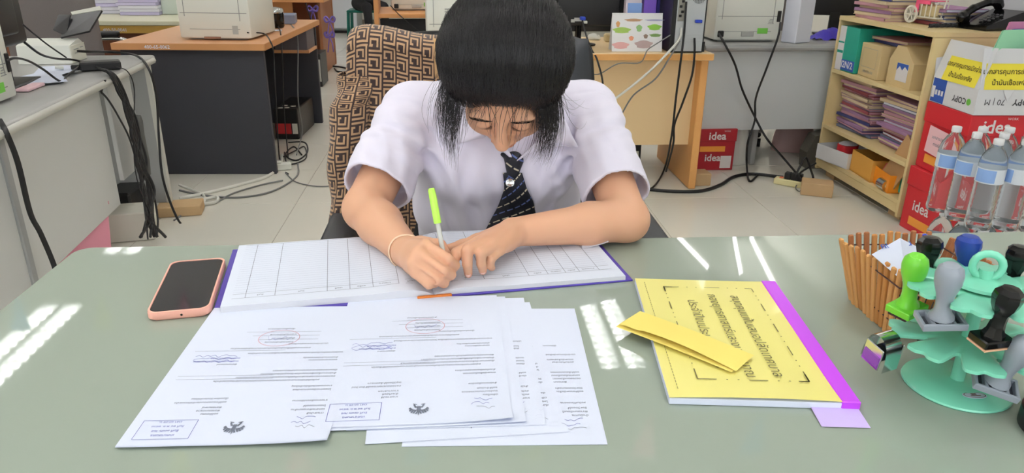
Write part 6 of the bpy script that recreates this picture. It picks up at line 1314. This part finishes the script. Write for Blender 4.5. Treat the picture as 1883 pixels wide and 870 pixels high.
for x in (-.03, .0, .03, .06, .09):
    for s in (-1, 1): b.tube([(x, s*.03, .035), (x+.006, s*.036, .10)], .003, 5, smooth=False)
b.tube([(.10, 0, .035), (.115, 0, .12)], .004, 5, smooth=False); b.obj('cart_frame', m_ivory, tc_); MB().box((.03, 0, .066), (.11, .045, .055), b=.006).obj('straw_filling', mat('straw', (206, 190, 146), rough=.8, var=.2, scale=200, stretch=(1, 1, .05)), tc_)
b = MB(); b.box((-.02, -.038, .085), (.022, .003, .06)); b.box((.02, -.038, .105), (.08, .003, .018)); b.box((.03, 0, .112), (.12, .07, .004)); b.obj('pink_ribbon', m_pink, tc_)
# ================================================================== PAPER CARTONS AT THE RIGHT
CX, CY = 2.262, 3.025
idea_carton('lower red idea paper carton on the floor in front of the shelf', (CX-.01, CY+.0, .001), R(2), .24, .31, .30); c2 = idea_carton('upper red idea paper carton carrying the white copy box', (CX, CY, .302), R(-1), .24, .31, .30)
pn_ = thing('pink_notice', 'pink printed notice stuck on the upper red carton', 'notice', (CX-.1285, CY+.0, .44), R(-1)); b = MB(); b.box((-.0015, 0, 0), (.001, .19, .12), rot=(R(4), 0, 0)); b.obj('notice_sheet', mat('pink_sheet', (244, 200, 206), rough=.7), pn_); b = MB(); text(b, 'เอกสารประกอบ', .02, frame((-.0026, 0, .02), (0, -1, 0), (0, 0, 1))); text(b, 'การเบิกจ่าย', .02, frame((-.0026, 0, -.01), (0, -1, 0), (0, 0, 1))); b.obj('notice_print', m_ink, pn_)
cb = thing('copy_box', 'open white copy-paper box with yellow Thai labels on top of the red cartons', 'box', (CX+.005, CY-.005, .6045), R(-2)); m_wc = mat('white_carton_board', (226, 227, 230), rough=.55, var=.02); W, D, Hh = .25, .32, .105
for s in (-1, 1): MB().box((s*W/2, 0, Hh/2), (.004, D, Hh)).obj('long_wall', m_wc, cb); MB().box((0, s*D/2, Hh/2), (W, .004, Hh)).obj('short_wall', m_wc, cb)
MB().box((0, 0, .003), (W, D, .004)).obj('bottom', m_wc, cb)
def flap(hinge, ax, out, hgt, width, lean, nm='flap'):
    o_ = Vector(hinge); b = MB(); up_ = (Vector((0, 0, math.cos(lean)))+Vector(out)*math.sin(lean)); e = Vector(ax); n_ = e.cross(up_).normalized()*.0018
    v = [o_-e*width/2, o_+e*width/2, o_+e*width/2+up_*hgt, o_-e*width/2+up_*hgt]; b.add([p+n_ for p in v]+[p-n_ for p in v], [(0, 1, 2, 3), (7, 6, 5, 4), (0, 4, 5, 1), (1, 5, 6, 2), (2, 6, 7, 3), (3, 7, 4, 0)]); return b.obj(nm, m_wc, cb), up_
lf, u1 = flap((-W/2-.002, 0, Hh), (0, -1, 0), (-1, 0, 0), .17, D, R(-14)); ff, u2 = flap((0, -D/2-.002, Hh), (1, 0, 0), (0, -1, 0), .165, W, R(-12)); flap((W/2+.002, 0, Hh), (0, -1, 0), (1, 0, 0), .17, D, R(20)); flap((0, D/2, Hh), (1, 0, 0), (0, 1, 0), .16, W, R(12))
m_ylab = mat('yellow_label', (240, 224, 70), rough=.6)
for hinge, ex_, up_, off in (((-W/2-.002, 0, Hh), Vector((0, -1, 0)), u1, Vector((-1, 0, 0))), ((0, -D/2-.002, Hh), Vector((1, 0, 0)), u2, Vector((0, -1, 0)))):
    n_ = ex_.cross(up_).normalized(); n_ = n_ if n_.dot(off) > 0 else -n_; wd = .235 if abs(ex_.y) > .5 else .22
    c = Vector(hinge)+up_*.05+n_*.003+ex_*(.015 if abs(ex_.y) > .5 else .0); b = MB(); b.add([c-ex_*wd/2-up_*.05, c+ex_*wd/2-up_*.05, c+ex_*wd/2+up_*.055, c-ex_*wd/2+up_*.055], [(0, 1, 2, 3)]); lab = b.obj('yellow_label', m_ylab, cb)
    b = MB(); text(b, 'เอกสารคุมการเบิกจ่าย', .028, frame(c+n_*.001+up_*.022, ex_, up_), 'CENTER', .0004); text(b, 'น้ำมันเชื้อเพลิง', .028, frame(c+n_*.001-up_*.022, ex_, up_), 'CENTER', .0004); b.obj('label_text', mat('label_ink', (74, 66, 30), var=0), lab)
b = MB(); b.box((-W/2-.0025, D*.33, .055), (.001, D*.30, .105)); b.obj('blue_print', mat('copy_blue', (44, 84, 170), rough=.5), cb); b = MB()
for i in range(4): b.box((-W/2-.0032, D*.44-.022*i, .045), (.001, .014 if i else .02, .022 if i else .05))
b.obj('white_icons', m_wprint, cb)
b = MB(); text(b, 'COPY', .036, frame((-W/2-.003, -.05, .045), (0, 1, 0), (0, 0, -1)), 'CENTER', .0008); b.obj('inverted_lettering', mat('dark_print', (70, 72, 76), var=0), cb); b = MB(); text(b, 'COPY', .036, frame((.075, -D/2-.003, .055), (-1, 0, 0), (0, 0, -1)), 'CENTER', .0008); b.obj('inverted_lettering', MATS['dark_print'], cb); b = MB(); text(b, '70 | M', .034, frame((-.05, -D/2-.003, .055), (-1, 0, 0), (0, 0, -1)), 'CENTER'); b.obj('inverted_weight', MATS['dark_print'], cb)
b = MB(); b.prism([(.014*math.cos(a), .014*math.sin(a)) for a in np.linspace(0, 6.28, 17)[:-1]], 0, .001, Matrix.Translation((-W/2-.0025, -.115, .045))@Matrix.Rotation(-math.pi/2, 4, 'Y')); b.obj('green_mark', m_sticker, cb)
b = MB(); b.add([(-.03, -D/2-.003, .11), (.02, -D/2-.003, .105), (-.005, -D/2-.012, .06)], [(0, 1, 2)]); b.obj('torn_flap', m_wc, cb)
for i, (lb, c_, x, y, rz_, h_) in enumerate((('mint green folder standing in the open copy box', (166, 232, 192), -.005, -.05, 16, .345), ('pink folder standing behind the mint folder in the copy box', (240, 160, 200), .10, .03, 6, .37), ('violet-blue folder between the mint and pink folders', (70, 60, 176), .085, -.01, 10, .345))):
    t = thing('standing_folder', lb, 'folder', (CX+x, CY+y, .611), R(rz_)); b = MB(); b.T = Matrix.Rotation(R(14), 4, 'X'); b.box((0, 0, h_/2), (.21, .002, h_)); b.box((0, .006, h_/2-.004), (.21, .002, h_)); b.obj('cover', mat('stand_folder_%d' % i, c_, rough=.6), t); b = MB(); b.T = Matrix.Rotation(R(14), 4, 'X'); b.box((0, .003, h_/2-.01), (.2, .003, h_-.02)); b.obj('sheets', m_paper, t)
wb = thing('white_cabinet', 'white cabinet against the wall beyond the telephone', 'cabinet', (2.70, 3.20, 0)); MB().box((0, 0, .62), (.13, .9, 1.22), b=.004).obj('body', mat('cabinet_white', (222, 224, 230), rough=.5), wb); MB().box((-.0675, .2, .62), (.006, .42, 1.16), b=.002).obj('door', mat('cabinet_white', (222, 224, 230)), wb)
# ================================================================== WATER BOTTLES
m_pet = mat('clear_bottle', (248, 252, 254), rough=.06, var=0, ior=1.22, trans=.95); m_capw = mat('white_cap', (240, 242, 244), rough=.4, var=0)
m_lab = mat('bottle_label', (226, 234, 244), rough=.5, var=.02); m_labp = mat('label_picture', (120, 150, 196), rough=.5, var=.5, scale=40, c2=(90, 150, 80))
def bottle():
    t = thing('water_bottle', 'x', 'bottle'); pr_ = [(0, .004), (.03, .0), (.040, .004), (.0435, .016)]
    for i in range(7): pr_ += [(.0435, .028+.019*i), (.0415, .037+.019*i)]
    pr_ += [(.0435, .168), (.0435, .225), (.043, .24), (.038, .262), (.026, .284), (.016, .296), (.0145, .302), (.0145, .318)]
    MB().lathe(pr_, 22).obj('bottle_body', m_pet, t, smooth=60)
    MB().lathe([(.0155, .302), (.0165, .304), (.0165, .320), (.015, .322), (0, .322)], 18).obj('cap', m_capw, t, smooth=40)
    n = 22; b = MB(); z0, z1, r_ = .172, .224, .0442; b.add([(r_*math.cos(6.2832*i/n), r_*math.sin(6.2832*i/n), z) for z in (z0, z1) for i in range(n)], [(i, (i+1) % n, n+(i+1) % n, n+i) for i in range(n)]); lb = b.obj('label', m_lab, t, smooth=60)
    b = MB(); r_ = .0446; A0, A1 = 150, 235; m = 8; b.add([(r_*math.cos(R(A0+(A1-A0)*i/m)), r_*math.sin(R(A0+(A1-A0)*i/m)), z) for z in (.176, .22) for i in range(m+1)], [(i, i+1, m+2+i, m+1+i) for i in range(m)]); b.obj('label_picture', m_labp, lb, smooth=60)
    return t
bt = bottle(); names = []
places = [(0, 0, 'front left'), (1, 0, 'front middle'), (2, 0, 'front right'), (0, 1, 'second row left'), (1, 1, 'second row middle'), (2, 1, 'second row right'), (0, 2, 'back row left'), (1, 2, 'back row middle'), (2, 2, 'back row right')]
BX, BY = 1.83, 2.30
for lay in (1, 0):
    for i, (cx_, cy_, nm_) in enumerate(places):
        o = bt if (lay == 1 and i == 0) else dup(bt)
        o.location = (BX+.094*cx_-.012*cy_+(0 if lay else .03), BY+.094*cy_-.01*cx_, .001+.3235*lay); o.rotation_euler[2] = R(random.uniform(-25, 60))
        o['label'] = ('water bottle standing %s in the upper pack before the red cartons' if lay else 'water bottle %s in the lower pack on the floor before the red cartons') % nm_; o['group'] = 'water bottles in two stacked packs'
